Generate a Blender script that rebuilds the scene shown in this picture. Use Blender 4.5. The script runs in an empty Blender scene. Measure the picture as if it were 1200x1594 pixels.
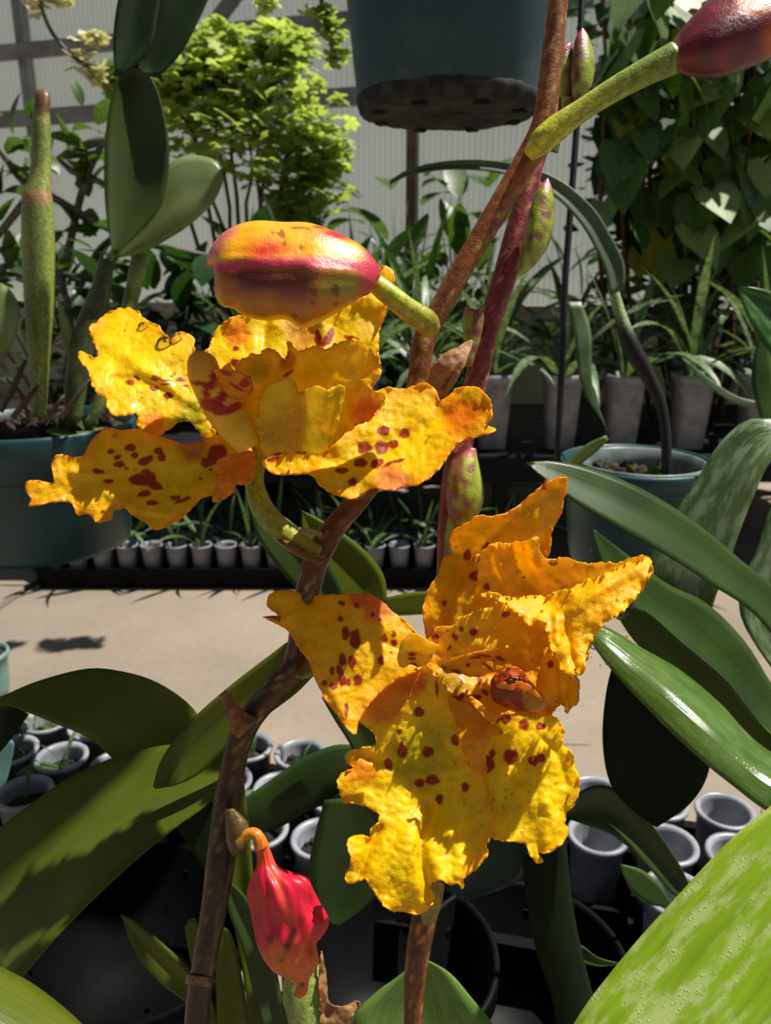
import bpy, bmesh, math, random
import numpy as np
from mathutils import Vector, Matrix, noise, geometry
random.seed(7); np.random.seed(7)
C = bpy.context.scene.collection
scene = bpy.context.scene

# ------------------------------------------------------------------ camera, world, sun, exposure
F_PX = 1203.0
PITCH = math.radians(17.0)
CAM = Vector((0, 0, 0.5))
FW = Vector((0, math.cos(PITCH), -math.sin(PITCH)))
UP = Vector((0, math.sin(PITCH), math.cos(PITCH)))
RT = Vector((1, 0, 0))
cd = bpy.data.cameras.new('camera'); cam = bpy.data.objects.new('camera', cd); C.objects.link(cam)
cam.location = CAM; cam.rotation_euler = (math.radians(90) - PITCH, 0, 0)
cd.sensor_fit = 'HORIZONTAL'; cd.sensor_width = 36.0; cd.lens = 36.0 * F_PX / 1200
cd.clip_start = 0.01; cd.clip_end = 100
cd.dof.use_dof = True; cd.dof.focus_distance = 0.23; cd.dof.aperture_fstop = 32
scene.camera = cam

world = bpy.data.worlds.new('world'); scene.world = world; world.use_nodes = True
wn = world.node_tree.nodes; wl = world.node_tree.links
bg = wn['Background']
sky = wn.new('ShaderNodeTexSky'); sky.sky_type = 'NISHITA'; sky.sun_disc = False
sky.sun_elevation = math.radians(63); sky.sun_rotation = math.radians(72); sky.altitude = 50
hs = wn.new('ShaderNodeHueSaturation'); hs.inputs['Saturation'].default_value = 0.6      # milky roof sheets grey the blue of the sky
wl.new(sky.outputs[0], hs.inputs['Color']); wl.new(hs.outputs[0], bg.inputs['Color']); bg.inputs['Strength'].default_value = 0.045

sd = bpy.data.lights.new('sun', 'SUN'); sd.energy = 7.4; sd.angle = math.radians(0.6); sd.color = (1.0, 0.95, 0.86)
sun = bpy.data.objects.new('sun', sd); C.objects.link(sun)
SUN_DIR = Vector((-0.42, -0.12, -0.90)).normalized()
sun.rotation_euler = SUN_DIR.to_track_quat('-Z', 'Y').to_euler(); sun.location = (1, -1, 3)

vs = scene.view_settings
scene.display_settings.display_device = 'sRGB'
vs.view_transform = 'Standard'; vs.look = 'None'; vs.exposure = 0.0; vs.gamma = 1.0; vs.use_curve_mapping = False
scene.cycles.max_bounces = 8; scene.cycles.transparent_max_bounces = 12
scene.cycles.caustics_reflective = False; scene.cycles.caustics_refractive = False

# ------------------------------------------------------------------ helpers
def P(px, py, d):
    px, py, d = float(px), float(py), float(d)
    return CAM + d * (FW + ((px - 600) / F_PX) * RT - ((py - 797) / F_PX) * UP)
def ray(px, py):
    return FW + ((px - 600) / F_PX) * RT - ((py - 797) / F_PX) * UP
def atz(px, py, z):
    r = ray(px, py); return CAM + r * ((z - CAM.z) / r.z)
def aty(px, py, y):
    r = ray(px, py); return CAM + r * (y / r.y)
WS, WC = 0.293, 2.9
def atwall(px, py, off=0.0):
    r = ray(px, py); return CAM + r * ((WC - off) / (r.y + WS * r.x))
def sc(r, g, b):
    f = lambda c: (c / 255 / 12.92) if c / 255 <= 0.04045 else ((c / 255 + 0.055) / 1.055) ** 2.4
    return (f(r), f(g), f(b), 1.0)
def mixc(a, b, t):
    t = min(max(t, 0), 1); return tuple(a[i] * (1 - t) + b[i] * t for i in range(3)) + (1.0,)

def empty(name, label, cat, loc=(0, 0, 0), group=None):
    o = bpy.data.objects.new(name, None); C.objects.link(o); o.location = loc
    o.empty_display_size = 0.01
    o['label'] = label; o['category'] = cat
    if group: o['group'] = group
    return o
def tag(o, label=None, cat=None, group=None, kind=None):
    if label: o['label'] = label
    if cat: o['category'] = cat
    if group: o['group'] = group
    if kind: o['kind'] = kind
    return o
def link(name, me, mat, parent=None, smooth=True):
    o = bpy.data.objects.new(name, me); C.objects.link(o)
    if mat is not None and len(me.materials) == 0: me.materials.append(mat)
    if smooth and me.polygons:
        me.polygons.foreach_set('use_smooth', [True] * len(me.polygons))
    if parent is not None:
        o.parent = parent
        o.matrix_parent_inverse = world_mat(parent).inverted()
    return o
def world_mat(o):
    m = Matrix.LocRotScale(o.location, o.rotation_euler, o.scale)
    if o.parent is not None:
        m = world_mat(o.parent) @ o.matrix_parent_inverse @ m
    return m
def mesh(name, verts, faces, cols=None, uvs=None):
    me = bpy.data.meshes.new(name)
    me.from_pydata([tuple(v) for v in verts], [], faces)
    if cols is not None:
        a = me.color_attributes.new('pigment', 'FLOAT_COLOR', 'POINT')
        a.data.foreach_set('color', np.array([tuple(c)[:3] + (1.0,) for c in cols], dtype=np.float32).ravel())
    if uvs is not None:
        l = me.uv_layers.new(name='uv')
        vi = np.zeros(len(me.loops), dtype=np.int32); me.loops.foreach_get('vertex_index', vi)
        l.data.foreach_set('uv', np.array(uvs, dtype=np.float32)[vi].ravel())
    me.update()
    return me
def from_bm(name, bm):
    me = bpy.data.meshes.new(name); bm.to_mesh(me); bm.free(); return me
def solid(o, t, offset=0):
    m = o.modifiers.new('thickness', 'SOLIDIFY'); m.thickness = t; m.offset = offset; return o
def catmull(pts, n, closed=False):
    """resample a polyline (any dimension) to n points with a Catmull-Rom curve, even in arc length"""
    p = np.array(pts, dtype=float); k = len(p)
    if closed: q = np.vstack([p[-1], p, p[0], p[1]]); segs = k
    else: q = np.vstack([2 * p[0] - p[1], p, 2 * p[-1] - p[-2]]); segs = k - 1
    out = []
    for i in range(segs):
        a, b, c, d = q[i], q[i + 1], q[i + 2], q[i + 3]
        for t in np.linspace(0, 1, 12, endpoint=False):
            out.append(0.5 * ((2 * b) + (c - a) * t + (2 * a - 5 * b + 4 * c - d) * t * t + (3 * b - a - 3 * c + d) * t ** 3))
    out.append(p[0] if closed else p[-1])
    out = np.array(out)
    s = np.concatenate([[0], np.cumsum(np.linalg.norm(np.diff(out[:, :2], axis=0), axis=1))])
    if s[-1] == 0: return np.repeat(out[:1], n, 0)
    tt = np.linspace(0, s[-1], n, endpoint=not closed)
    return np.stack([np.interp(tt, s, out[:, j]) for j in range(out.shape[1])], axis=1)

# ------------------------------------------------------------------ materials
def nt(name):
    m = bpy.data.materials.new(name); m.use_nodes = True
    n = m.node_tree.nodes; l = m.node_tree.links
    for x in list(n): n.remove(x)
    return m, n, l
def pig_mat(name, rough=0.45, transl=0.3, grain=0.25, gscale=2600, bump=0.25, bdist=0.0002, spec=0.5, tcol=(1, 1, 1, 1), coat=0.0, big=0.15, bscale=220, drops=False):
    """surface whose own pigment comes from the 'pigment' attribute; noise gives grain and relief"""
    m, n, l = nt(name)
    at = n.new('ShaderNodeAttribute'); at.attribute_name = 'pigment'
    tc = n.new('ShaderNodeTexCoord')
    nz = n.new('ShaderNodeTexNoise'); nz.inputs['Scale'].default_value = gscale; nz.inputs['Detail'].default_value = 2
    nb = n.new('ShaderNodeTexNoise'); nb.inputs['Scale'].default_value = bscale; nb.inputs['Detail'].default_value = 4
    l.new(tc.outputs['Object'], nz.inputs['Vector']); l.new(tc.outputs['Object'], nb.inputs['Vector'])
    mr = n.new('ShaderNodeMapRange'); mr.inputs['From Min'].default_value = .3; mr.inputs['From Max'].default_value = .7
    mr.inputs['To Min'].default_value = 1 - grain; mr.inputs['To Max'].default_value = 1 + grain * .5
    l.new(nz.outputs['Fac'], mr.inputs['Value'])
    mb = n.new('ShaderNodeMapRange'); mb.inputs['From Min'].default_value = .3; mb.inputs['From Max'].default_value = .7
    mb.inputs['To Min'].default_value = 1 - big; mb.inputs['To Max'].default_value = 1 + big
    l.new(nb.outputs['Fac'], mb.inputs['Value'])
    mu = n.new('ShaderNodeMath'); mu.operation = 'MULTIPLY'; l.new(mr.outputs[0], mu.inputs[0]); l.new(mb.outputs[0], mu.inputs[1])
    vm = n.new('ShaderNodeVectorMath'); vm.operation = 'SCALE'; l.new(at.outputs['Color'], vm.inputs[0]); l.new(mu.outputs[0], vm.inputs['Scale'])
    bs = n.new('ShaderNodeBsdfPrincipled'); bs.inputs['Roughness'].default_value = rough
    bs.inputs['Specular IOR Level'].default_value = spec; bs.inputs['Coat Weight'].default_value = coat; bs.inputs['Coat Roughness'].default_value = .12
    l.new(vm.outputs[0], bs.inputs['Base Color'])
    bu = n.new('ShaderNodeBump'); bu.inputs['Strength'].default_value = bump; bu.inputs['Distance'].default_value = bdist
    add = n.new('ShaderNodeMath'); add.operation = 'MULTIPLY_ADD'; add.inputs[1].default_value = 4.0
    l.new(nb.outputs['Fac'], add.inputs[0]); l.new(nz.outputs['Fac'], add.inputs[2])
    h = add.outputs[0]
    l.new(h, bu.inputs['Height']); l.new(bu.outputs[0], bs.inputs['Normal'])
    out = n.new('ShaderNodeOutputMaterial')
    if transl > 0:
        tr = n.new('ShaderNodeBsdfTranslucent'); vt = n.new('ShaderNodeVectorMath'); vt.operation = 'MULTIPLY'
        vt.inputs[1].default_value = tcol[:3]
        l.new(vm.outputs[0], vt.inputs[0]); l.new(vt.outputs[0], tr.inputs['Color']); l.new(bu.outputs[0], tr.inputs['Normal'])
        mx = n.new('ShaderNodeMixShader'); mx.inputs[0].default_value = transl
        l.new(bs.outputs[0], mx.inputs[1]); l.new(tr.outputs[0], mx.inputs[2]); l.new(mx.outputs[0], out.inputs['Surface'])
    else: l.new(bs.outputs[0], out.inputs['Surface'])
    return m
def leaf_mat(name, col, col2=None, rough=0.32, transl=0.3, scale=60, stretch=(1, 1, 1), vein=0.12, bump=0.2, tint=(1.0, 1.05, 0.35), spec=0.35, film=0.0, filmcol=None, bd=0.0006, veins=9.0, fscale=(5, 4.5, 1)):
    m, n, l = nt(name)
    col2 = col2 or tuple(c * 0.6 for c in col[:3]) + (1,)
    tc = n.new('ShaderNodeTexCoord')
    nz = n.new('ShaderNodeTexNoise'); nz.inputs['Scale'].default_value = scale; nz.inputs['Detail'].default_value = 5
    l.new(tc.outputs['Object'], nz.inputs['Vector'])
    cr = n.new('ShaderNodeMix'); cr.data_type = 'RGBA'
    mr = n.new('ShaderNodeMapRange'); mr.inputs['From Min'].default_value = .35; mr.inputs['From Max'].default_value = .65
    l.new(nz.outputs['Fac'], mr.inputs['Value']); l.new(mr.outputs[0], cr.inputs['Factor'])
    cr.inputs['A'].default_value = col; cr.inputs['B'].default_value = col2
    uv = n.new('ShaderNodeUVMap')
    mp = n.new('ShaderNodeMapping'); mp.inputs['Scale'].default_value = (veins * 6.0, 1.2, 1)
    l.new(uv.outputs[0], mp.inputs['Vector'])
    vn = n.new('ShaderNodeTexNoise'); vn.inputs['Scale'].default_value = 1.0; vn.inputs['Detail'].default_value = 1
    l.new(mp.outputs[0], vn.inputs['Vector'])
    vr = n.new('ShaderNodeMapRange'); vr.inputs['From Min'].default_value = .35; vr.inputs['From Max'].default_value = .65
    vr.inputs['To Min'].default_value = 1 - vein; vr.inputs['To Max'].default_value = 1 + vein
    l.new(vn.outputs['Fac'], vr.inputs['Value'])
    vm = n.new('ShaderNodeVectorMath'); vm.operation = 'SCALE'; l.new(cr.outputs['Result'], vm.inputs[0]); l.new(vr.outputs[0], vm.inputs['Scale'])
    colout = vm.outputs[0]
    bs = n.new('ShaderNodeBsdfPrincipled'); bs.inputs['Roughness'].default_value = rough; bs.inputs['Specular IOR Level'].default_value = spec
    bh = n.new('ShaderNodeMath'); bh.operation = 'MULTIPLY_ADD'; bh.inputs[1].default_value = 0.7
    l.new(vn.outputs['Fac'], bh.inputs[0]); l.new(nz.outputs['Fac'], bh.inputs[2])
    height = bh.outputs[0]
    if film > 0:      # dried and wet water film: paler streaks with a crisp rim, and beads
        mp2 = n.new('ShaderNodeMapping'); mp2.inputs['Scale'].default_value = fscale; l.new(uv.outputs[0], mp2.inputs['Vector'])
        fn = n.new('ShaderNodeTexNoise'); fn.inputs['Scale'].default_value = 1; fn.inputs['Detail'].default_value = 8; fn.inputs['Roughness'].default_value = .62
        l.new(mp2.outputs[0], fn.inputs['Vector'])
        fr = n.new('ShaderNodeMapRange'); fr.inputs['From Min'].default_value = .47; fr.inputs['From Max'].default_value = .58
        l.new(fn.outputs['Fac'], fr.inputs['Value'])
        fm = n.new('ShaderNodeMath'); fm.operation = 'MULTIPLY'; fm.inputs[1].default_value = film; l.new(fr.outputs[0], fm.inputs[0])
        fx = n.new('ShaderNodeMix'); fx.data_type = 'RGBA'; l.new(fm.outputs[0], fx.inputs['Factor']); l.new(colout, fx.inputs['A'])
        fx.inputs['B'].default_value = filmcol or sc(150, 165, 120); colout = fx.outputs['Result']
        rr = n.new('ShaderNodeMapRange'); rr.inputs['To Min'].default_value = rough; rr.inputs['To Max'].default_value = rough * .6
        l.new(fr.outputs[0], rr.inputs['Value']); l.new(rr.outputs[0], bs.inputs['Roughness'])
        vo = n.new('ShaderNodeTexVoronoi'); vo.inputs['Scale'].default_value = 900; l.new(tc.outputs['Object'], vo.inputs['Vector'])
        vor = n.new('ShaderNodeMapRange'); vor.inputs['From Min'].default_value = .0; vor.inputs['From Max'].default_value = .35
        vor.inputs['To Min'].default_value = .35; vor.inputs['To Max'].default_value = 0
        l.new(vo.outputs['Distance'], vor.inputs['Value'])
        inv = n.new('ShaderNodeMath'); inv.operation = 'MULTIPLY_ADD'; l.new(vor.outputs[0], inv.inputs[0]); l.new(fr.outputs[0], inv.inputs[1]); l.new(height, inv.inputs[2])
        height = inv.outputs[0]
    l.new(colout, bs.inputs['Base Color'])
    bu = n.new('ShaderNodeBump'); bu.inputs['Strength'].default_value = bump; bu.inputs['Distance'].default_value = bd
    l.new(height, bu.inputs['Height']); l.new(bu.outputs[0], bs.inputs['Normal'])
    tr = n.new('ShaderNodeBsdfTranslucent'); vt = n.new('ShaderNodeVectorMath'); vt.operation = 'MULTIPLY'; vt.inputs[1].default_value = tuple(2.2 * t for t in tint)
    l.new(colout, vt.inputs[0]); l.new(vt.outputs[0], tr.inputs['Color'])
    mx = n.new('ShaderNodeMixShader'); mx.inputs[0].default_value = transl
    l.new(bs.outputs[0], mx.inputs[1]); l.new(tr.outputs[0], mx.inputs[2])
    out = n.new('ShaderNodeOutputMaterial'); l.new(mx.outputs[0], out.inputs['Surface'])
    return m
def plain(name, col, rough=0.5, col2=None, scale=30, spec=0.5, bump=0.1, bd=0.001, transl=0.0, metal=0.0, detail=5, lo=.4, hi=.6):
    m, n, l = nt(name)
    tc = n.new('ShaderNodeTexCoord'); nz = n.new('ShaderNodeTexNoise'); nz.inputs['Scale'].default_value = scale; nz.inputs['Detail'].default_value = detail
    l.new(tc.outputs['Object'], nz.inputs['Vector'])
    mr = n.new('ShaderNodeMapRange'); mr.inputs['From Min'].default_value = lo; mr.inputs['From Max'].default_value = hi
    l.new(nz.outputs['Fac'], mr.inputs['Value'])
    mx = n.new('ShaderNodeMix'); mx.data_type = 'RGBA'; mx.inputs['A'].default_value = col
    mx.inputs['B'].default_value = col2 or tuple(c * .8 for c in col[:3]) + (1,)
    l.new(mr.outputs[0], mx.inputs['Factor'])
    bs = n.new('ShaderNodeBsdfPrincipled'); bs.inputs['Roughness'].default_value = rough; bs.inputs['Specular IOR Level'].default_value = spec
    bs.inputs['Metallic'].default_value = metal
    l.new(mx.outputs['Result'], bs.inputs['Base Color'])
    bu = n.new('ShaderNodeBump'); bu.inputs['Strength'].default_value = bump; bu.inputs['Distance'].default_value = bd
    l.new(nz.outputs['Fac'], bu.inputs['Height']); l.new(bu.outputs[0], bs.inputs['Normal'])
    out = n.new('ShaderNodeOutputMaterial')
    if transl > 0:
        tr = n.new('ShaderNodeBsdfTranslucent'); l.new(mx.outputs['Result'], tr.inputs['Color'])
        ms = n.new('ShaderNodeMixShader'); ms.inputs[0].default_value = transl
        l.new(bs.outputs[0], ms.inputs[1]); l.new(tr.outputs[0], ms.inputs[2]); l.new(ms.outputs[0], out.inputs['Surface'])
    else: l.new(bs.outputs[0], out.inputs['Surface'])
    return m

M_PETAL = pig_mat('petal_tissue', rough=0.38, transl=0.46, grain=0.16, bump=0.6, bdist=0.0003, tcol=(1.22, 1.40, 0.6), spec=0.35, big=.10, coat=.18)
M_BUD = pig_mat('bud_skin', rough=0.36, transl=0.0, grain=0.10, bump=0.45, bdist=0.0003, coat=.22, big=.12)
M_COL = pig_mat('column_tissue', rough=0.42, transl=0.2, grain=0.10, bump=0.3, bdist=0.0002, coat=.08, big=.12)
M_STEM = pig_mat('stem_skin', rough=0.42, transl=0.0, grain=0.35, gscale=1500, bump=0.35, big=.35, bscale=420, coat=.08, spec=.35)
M_HUSK = pig_mat('dry_husk', rough=0.6, transl=0.3, grain=0.25, gscale=900, bump=0.5, big=.2)

def water_mat():
    m, n, l = nt('water')
    t = n.new('ShaderNodeBsdfTransparent'); t.inputs[0].default_value = (.97, .97, .95, 1)
    g = n.new('ShaderNodeBsdfGlossy'); g.inputs['Roughness'].default_value = 0.06
    f = n.new('ShaderNodeFresnel'); f.inputs['IOR'].default_value = 1.45
    x = n.new('ShaderNodeMixShader'); l.new(f.outputs[0], x.inputs[0]); l.new(t.outputs[0], x.inputs[1]); l.new(g.outputs[0], x.inputs[2])
    o = n.new('ShaderNodeOutputMaterial'); l.new(x.outputs[0], o.inputs['Surface']); return m
M_WATER = water_mat()

# ------------------------------------------------------------------ shape builders (true 3-D, sized from a depth)
def tps(knots):
    k = np.array(knots, float); n = len(k)
    def U(r2): return np.where(r2 > 0, r2 * np.log(r2 + 1e-9), 0) * 0.5
    sc_ = 100.0
    X = k[:, :2] / sc_
    K = U(((X[:, None] - X[None]) ** 2).sum(-1)) + np.eye(n) * 0.02
    Pm = np.hstack([np.ones((n, 1)), X])
    A = np.zeros((n + 3, n + 3)); A[:n, :n] = K; A[:n, n:] = Pm; A[n:, :n] = Pm.T
    w = np.linalg.solve(A + np.eye(n + 3) * 1e-8, np.concatenate([k[:, 2], np.zeros(3)]))
    def f(xy):
        Y = np.atleast_2d(xy) / sc_
        return U(((Y[:, None] - X[None]) ** 2).sum(-1)) @ w[:n] + np.hstack([np.ones((len(Y), 1)), Y]) @ w[n:]
    return f
YEL = sc(255, 220, 8); YELG = sc(214, 190, 8); ORA = sc(250, 164, 18); PALE = sc(255, 214, 70); RED = sc(176, 42, 24); BRED = sc(178, 34, 10)
def spot_value(xy, spots, seed):
    v = np.zeros(len(xy))
    for i, s in enumerate(spots):
        x, y, rx, ry = s[:4]; a = math.radians(s[4]) if len(s) > 4 else 0
        dx = xy[:, 0] - x; dy = xy[:, 1] - y
        u = (dx * math.cos(a) + dy * math.sin(a)) / rx; w = (-dx * math.sin(a) + dy * math.cos(a)) / ry
        th = np.arctan2(w, u)
        r = np.sqrt(u * u + w * w) * (1 + .07 * np.sin(3 * th + i * 1.7 + seed) +   .05 * np.sin(5 * th + i * 2.3))
        v = np.maximum(v, np.clip((1.12 - r) / .24, 0, 1))
    return v
def petal(name, outline, d, knots, parent, spots=(), step=2.0, ruffle=6.0, wr=16.0, lam=46.0, jag=1.6, edge_orange=.75, ew=9.0,
          base=YEL, mid=None, midr=None, mat=None, thick=0.00035, spotcol=RED, seed=0, creases=(), paints=(), label=None):
    rng = np.random.RandomState(seed + 11)
    peri = np.linalg.norm(np.diff(np.array(outline + [outline[0]], float), axis=0), axis=1).sum()
    nb = int(peri / (step * 1.15))
    b = catmull(outline, nb, closed=True)
    tan = np.roll(b, -1, 0) - np.roll(b, 1, 0); nrm = np.stack([tan[:, 1], -tan[:, 0]], 1); nrm /= np.linalg.norm(nrm, axis=1)[:, None] + 1e-9
    s = np.arange(nb) * peri / nb
    j = np.zeros(nb)
    th_ = 2 * np.pi * s / peri; o1 = rng.rand() * 50
    def ring(l_, q_): return np.array([noise.noise(Vector((math.cos(t) * peri / l_ / 6.28, math.sin(t) * peri / l_ / 6.28, o1 + q_))) for t in th_])
    for k_, a_ in ((6.0, 1.3), (13.0, 2.0), (26.0, 1.6)): j += a_ * ring(k_ * .6, k_)
    b = b + nrm * (j * jag * .62)[:, None]
    h = np.zeros(nb)
    for k_, a_ in ((1.0, 2.2), (0.5, 1.5), (0.24, .9)): h += a_ * ring(lam * k_ * .42, 3 + k_)
    x0, y0 = b.min(0); x1, y1 = b.max(0)
    gx = np.arange(x0, x1, step); gy = np.arange(y0, y1, step * .866)
    X, Y = np.meshgrid(gx, gy); X = X + (np.arange(len(gy)) % 2)[:, None] * step * .5
    pts = np.stack([X.ravel(), Y.ravel()], 1)
    ins = np.zeros(len(pts), bool); bx, by = b[:, 0], b[:, 1]; cx, cy = np.roll(bx, -1), np.roll(by, -1)
    for i in range(nb):
        cond = ((by[i] > pts[:, 1]) != (cy[i] > pts[:, 1]))
        with np.errstate(divide='ignore', invalid='ignore'):
            xx = (cx[i] - bx[i]) * (pts[:, 1] - by[i]) / (cy[i] - by[i] + 1e-12) + bx[i]
        ins ^= cond & (pts[:, 0] < xx)
    pts = pts[ins]
    D = np.sqrt(((pts[:, None] - b[None]) ** 2).sum(-1)); dm = D.min(1)
    keep = dm > step * .6; pts = pts[keep]; D = D[keep]; dm = dm[keep]
    allp = np.vstack([b, pts])
    W = np.exp(-D / (wr * .5)); rv = (W @ h) / (W.sum(1) + 1e-12)
    rv = np.concatenate([h, rv]); ed = np.concatenate([np.zeros(nb), dm])
    f = tps(knots)
    off = f(allp) + ruffle * rv * np.exp(-ed / wr)
    off = off + np.array([4.5 * noise.noise(Vector((p[0] / 30, p[1] / 30, seed * 1.7))) + 1.5 * noise.noise(Vector((p[0] / 9, p[1] / 9, seed * 2.9))) for p in allp])
    for (cxs, depth, width) in creases:       # grooves or ridges along a polyline (px)
        cp = catmull(cxs, 60)
        dd = np.sqrt(((allp[:, None] - cp[None, :, :2]) ** 2).sum(-1)).min(1)
        off = off + depth * np.exp(-(dd / width) ** 2)
    res = geometry.delaunay_2d_cdt([Vector(p) for p in allp], [(i, (i + 1) % nb) for i in range(nb)], [list(range(nb))], 1, 1e-5)
    vv, ff = res[0], [tuple(t) for t in res[2]]
    orig = res[3]
    idx = [o[0] if len(o) else 0 for o in orig]
    P2 = np.array([tuple(v) for v in vv]); offv = off[idx]; edv = ed[idx]
    verts = [P(p[0], p[1], d * (1 + o / F_PX)) for p, o in zip(P2, offv)]
    sp = spot_value(P2, spots, seed) if len(spots) else np.zeros(len(P2))
    cols = []
    for i, p in enumerate(P2):
        n1 = noise.noise(Vector((p[0] / 34, p[1] / 34, seed * 3.1))); n2 = noise.noise(Vector((p[0] / 9, p[1] / 9, seed + 7.7)))
        c = base
        if mid is not None:
            q = math.hypot(p[0] - midr[0], p[1] - midr[1]) / midr[2]
            c = mixc(c, mid, (1.25 - q) * 1.6 + n1 * .3)
        e = .72 * edge_orange * math.exp(-edv[i] / ew) + max(0, n1) * .30 + n2 * .06
        c = mixc(c, ORA, e)
        for (ax, ay, ar, ac) in paints:
            q = math.hypot(p[0] - ax, p[1] - ay) / ar
            c = mixc(c, ac, (1.15 - q) * 2.0 + n1 * .7 + n2 * .5)
        if sp[i] > 0: c = mixc(c, spotcol, sp[i] * .95)
        cols.append(c)
    o = link(name, mesh(name, verts, ff, cols), mat or M_PETAL, parent)
    solid(o, thick)
    if label: o['label'] = label
    o_f[o.name] = (f, d)
    return o
o_f = {}
def surf_pt(o, x, y, lift=0.0):
    f, d = o_f[o.name]; return P(x, y, d * (1 + (float(f([[x, y]])[0]) - lift) / F_PX))

def blade(name, ea, eb, d, mat, parent=None, n=30, m=9, fold=0.0, bow=0.0, thick=0.0006, wave=0.0, label=None, tilt=0.0):
    """leaf between two edge polylines of (x, y[, depth offset px]); fold = V crease, bow = convex towards camera (negative offset)"""
    fix = lambda e: [tuple(p) + (0,) if len(p) == 2 else tuple(p) for p in e]
    A = catmull(fix(ea), n); B = catmull(fix(eb), n)
    verts = []; uvs = []
    L = np.linalg.norm(np.diff((A + B) / 2, axis=0)[:, :2], axis=1).sum()
    for i in range(n):
        w = np.linalg.norm(A[i, :2] - B[i, :2])
        for j in range(m):
            t = j / (m - 1); p = A[i] * (1 - t) + B[i] * t
            u = 2 * t - 1
            off = p[2] + tilt * w * (.5 - t) + fold * w * (1 - abs(u)) - bow * w * (1 - u * u) + wave * math.sin(i * .55 + u * 2) * abs(u)
            verts.append(P(p[0], p[1], d * (1 + off / F_PX))); uvs.append((t, i / (n - 1) * L / 300))
    faces = [(i * m + j, i * m + j + 1, (i + 1) * m + j + 1, (i + 1) * m + j) for i in range(n - 1) for j in range(m - 1)]
    o = link(name, mesh(name, verts, faces, None, uvs), mat, parent); solid(o, thick)
    if label: o['label'] = label
    return o
def bulk(name, ea, eb, d, mat, parent=None, n=36, m=28, k=1.0, colf=None, ridge=None, label=None):
    """closed rounded body between two outline polylines; depth radius = k * half width"""
    fix = lambda e: [tuple(p) + (0,) if len(p) == 2 else tuple(p) for p in e]
    A = catmull(fix(ea), n); B = catmull(fix(eb), n)
    verts = []; cols = []
    for i in range(n):
        c = (A[i] + B[i]) / 2; hv = (A[i] - B[i]) / 2; w = np.linalg.norm(hv[:2])
        for j in range(m):
            a = 2 * math.pi * j / m                     # 0 = edge A, pi/2 = towards camera, pi = edge B
            r = 1.0
            if ridge: r = ridge(i / (n - 1), a)
            ca, sa = math.cos(a) * r, math.sin(a) * r
            verts.append(P(c[0] + hv[0] * ca, c[1] + hv[1] * ca, d * (1 + (c[2] + hv[2] * ca - w * k * sa) / F_PX)))
            cols.append(colf(i / (n - 1), a, c[0] + hv[0] * ca, c[1] + hv[1] * ca) if colf else (.5, .5, .5, 1))
    faces = [(i * m + j, i * m + (j + 1) % m, (i + 1) * m + (j + 1) % m, (i + 1) * m + j) for i in range(n - 1) for j in range(m)]
    faces += [tuple(range(m - 1, -1, -1)), tuple((n - 1) * m + j for j in range(m))]
    o = link(name, mesh(name, verts, faces, cols), mat, parent)
    if label: o['label'] = label
    return o
def tube(name, path, d, mat, parent=None, n=None, m=14, colf=None, label=None):
    """path of (x, y, depth offset px, radius px)"""
    n = n or max(8, len(path) * 8)
    A = catmull([tuple(p) for p in path], n)
    pts = [P(a[0], a[1], d * (1 + a[2] / F_PX)) for a in A]; rad = [abs(a[3]) * d / F_PX for a in A]
    return world_tube(name, pts, rad, mat, parent, m, colf, label)
def world_tube(name, pts, rad, mat, parent=None, m=10, colf=None, label=None):
    verts = []; cols = []; n = len(pts); nn = None
    for i in range(n):
        t = (pts[min(i + 1, n - 1)] - pts[max(i - 1, 0)]).normalized()
        if nn is None:
            nn = t.orthogonal().normalized()
        nn = (nn - t * nn.dot(t)).normalized(); bb = t.cross(nn)
        for j in range(m):
            a = 2 * math.pi * j / m
            verts.append(pts[i] + (nn * math.cos(a) + bb * math.sin(a)) * rad[i])
            if colf: cols.append(colf(i / (n - 1), a))
    faces = [(i * m + j, i * m + (j + 1) % m, (i + 1) * m + (j + 1) % m, (i + 1) * m + j) for i in range(n - 1) for j in range(m)]
    faces += [tuple(range(m - 1, -1, -1)), tuple((n - 1) * m + j for j in range(m))]
    o = link(name, mesh(name, verts, faces, cols if colf else None), mat, parent)
    if label: o['label'] = label
    return o
def lathe(name, prof, mat, parent=None, loc=(0, 0, 0), m=40, label=None, rot=None):
    """prof: (radius, z) list, open surface"""
    verts = []
    for r, z in prof:
        for j in range(m):
            a = 2 * math.pi * j / m; v = Vector((r * math.cos(a), r * math.sin(a), z))
            if rot is not None: v = rot @ v
            verts.append(v + Vector(loc))
    n = len(prof)
    faces = [(i * m + j, i * m + (j + 1) % m, (i + 1) * m + (j + 1) % m, (i + 1) * m + j) for i in range(n - 1) for j in range(m)]
    o = link(name, mesh(name, verts, faces), mat, parent)
    if label: o['label'] = label
    return o
def box_mesh(name, lo, hi, mtx=None, bev=0.0):
    bm = bmesh.new(); bmesh.ops.create_cube(bm, size=1)
    for v in bm.verts:
        v.co = Vector((lo[0] + (v.co.x + .5) * (hi[0] - lo[0]), lo[1] + (v.co.y + .5) * (hi[1] - lo[1]), lo[2] + (v.co.z + .5) * (hi[2] - lo[2])))
    if bev: bmesh.ops.bevel(bm, geom=bm.edges[:], offset=bev, segments=2, affect='EDGES')
    if mtx: bm.transform(mtx)
    return from_bm(name, bm)
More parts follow.
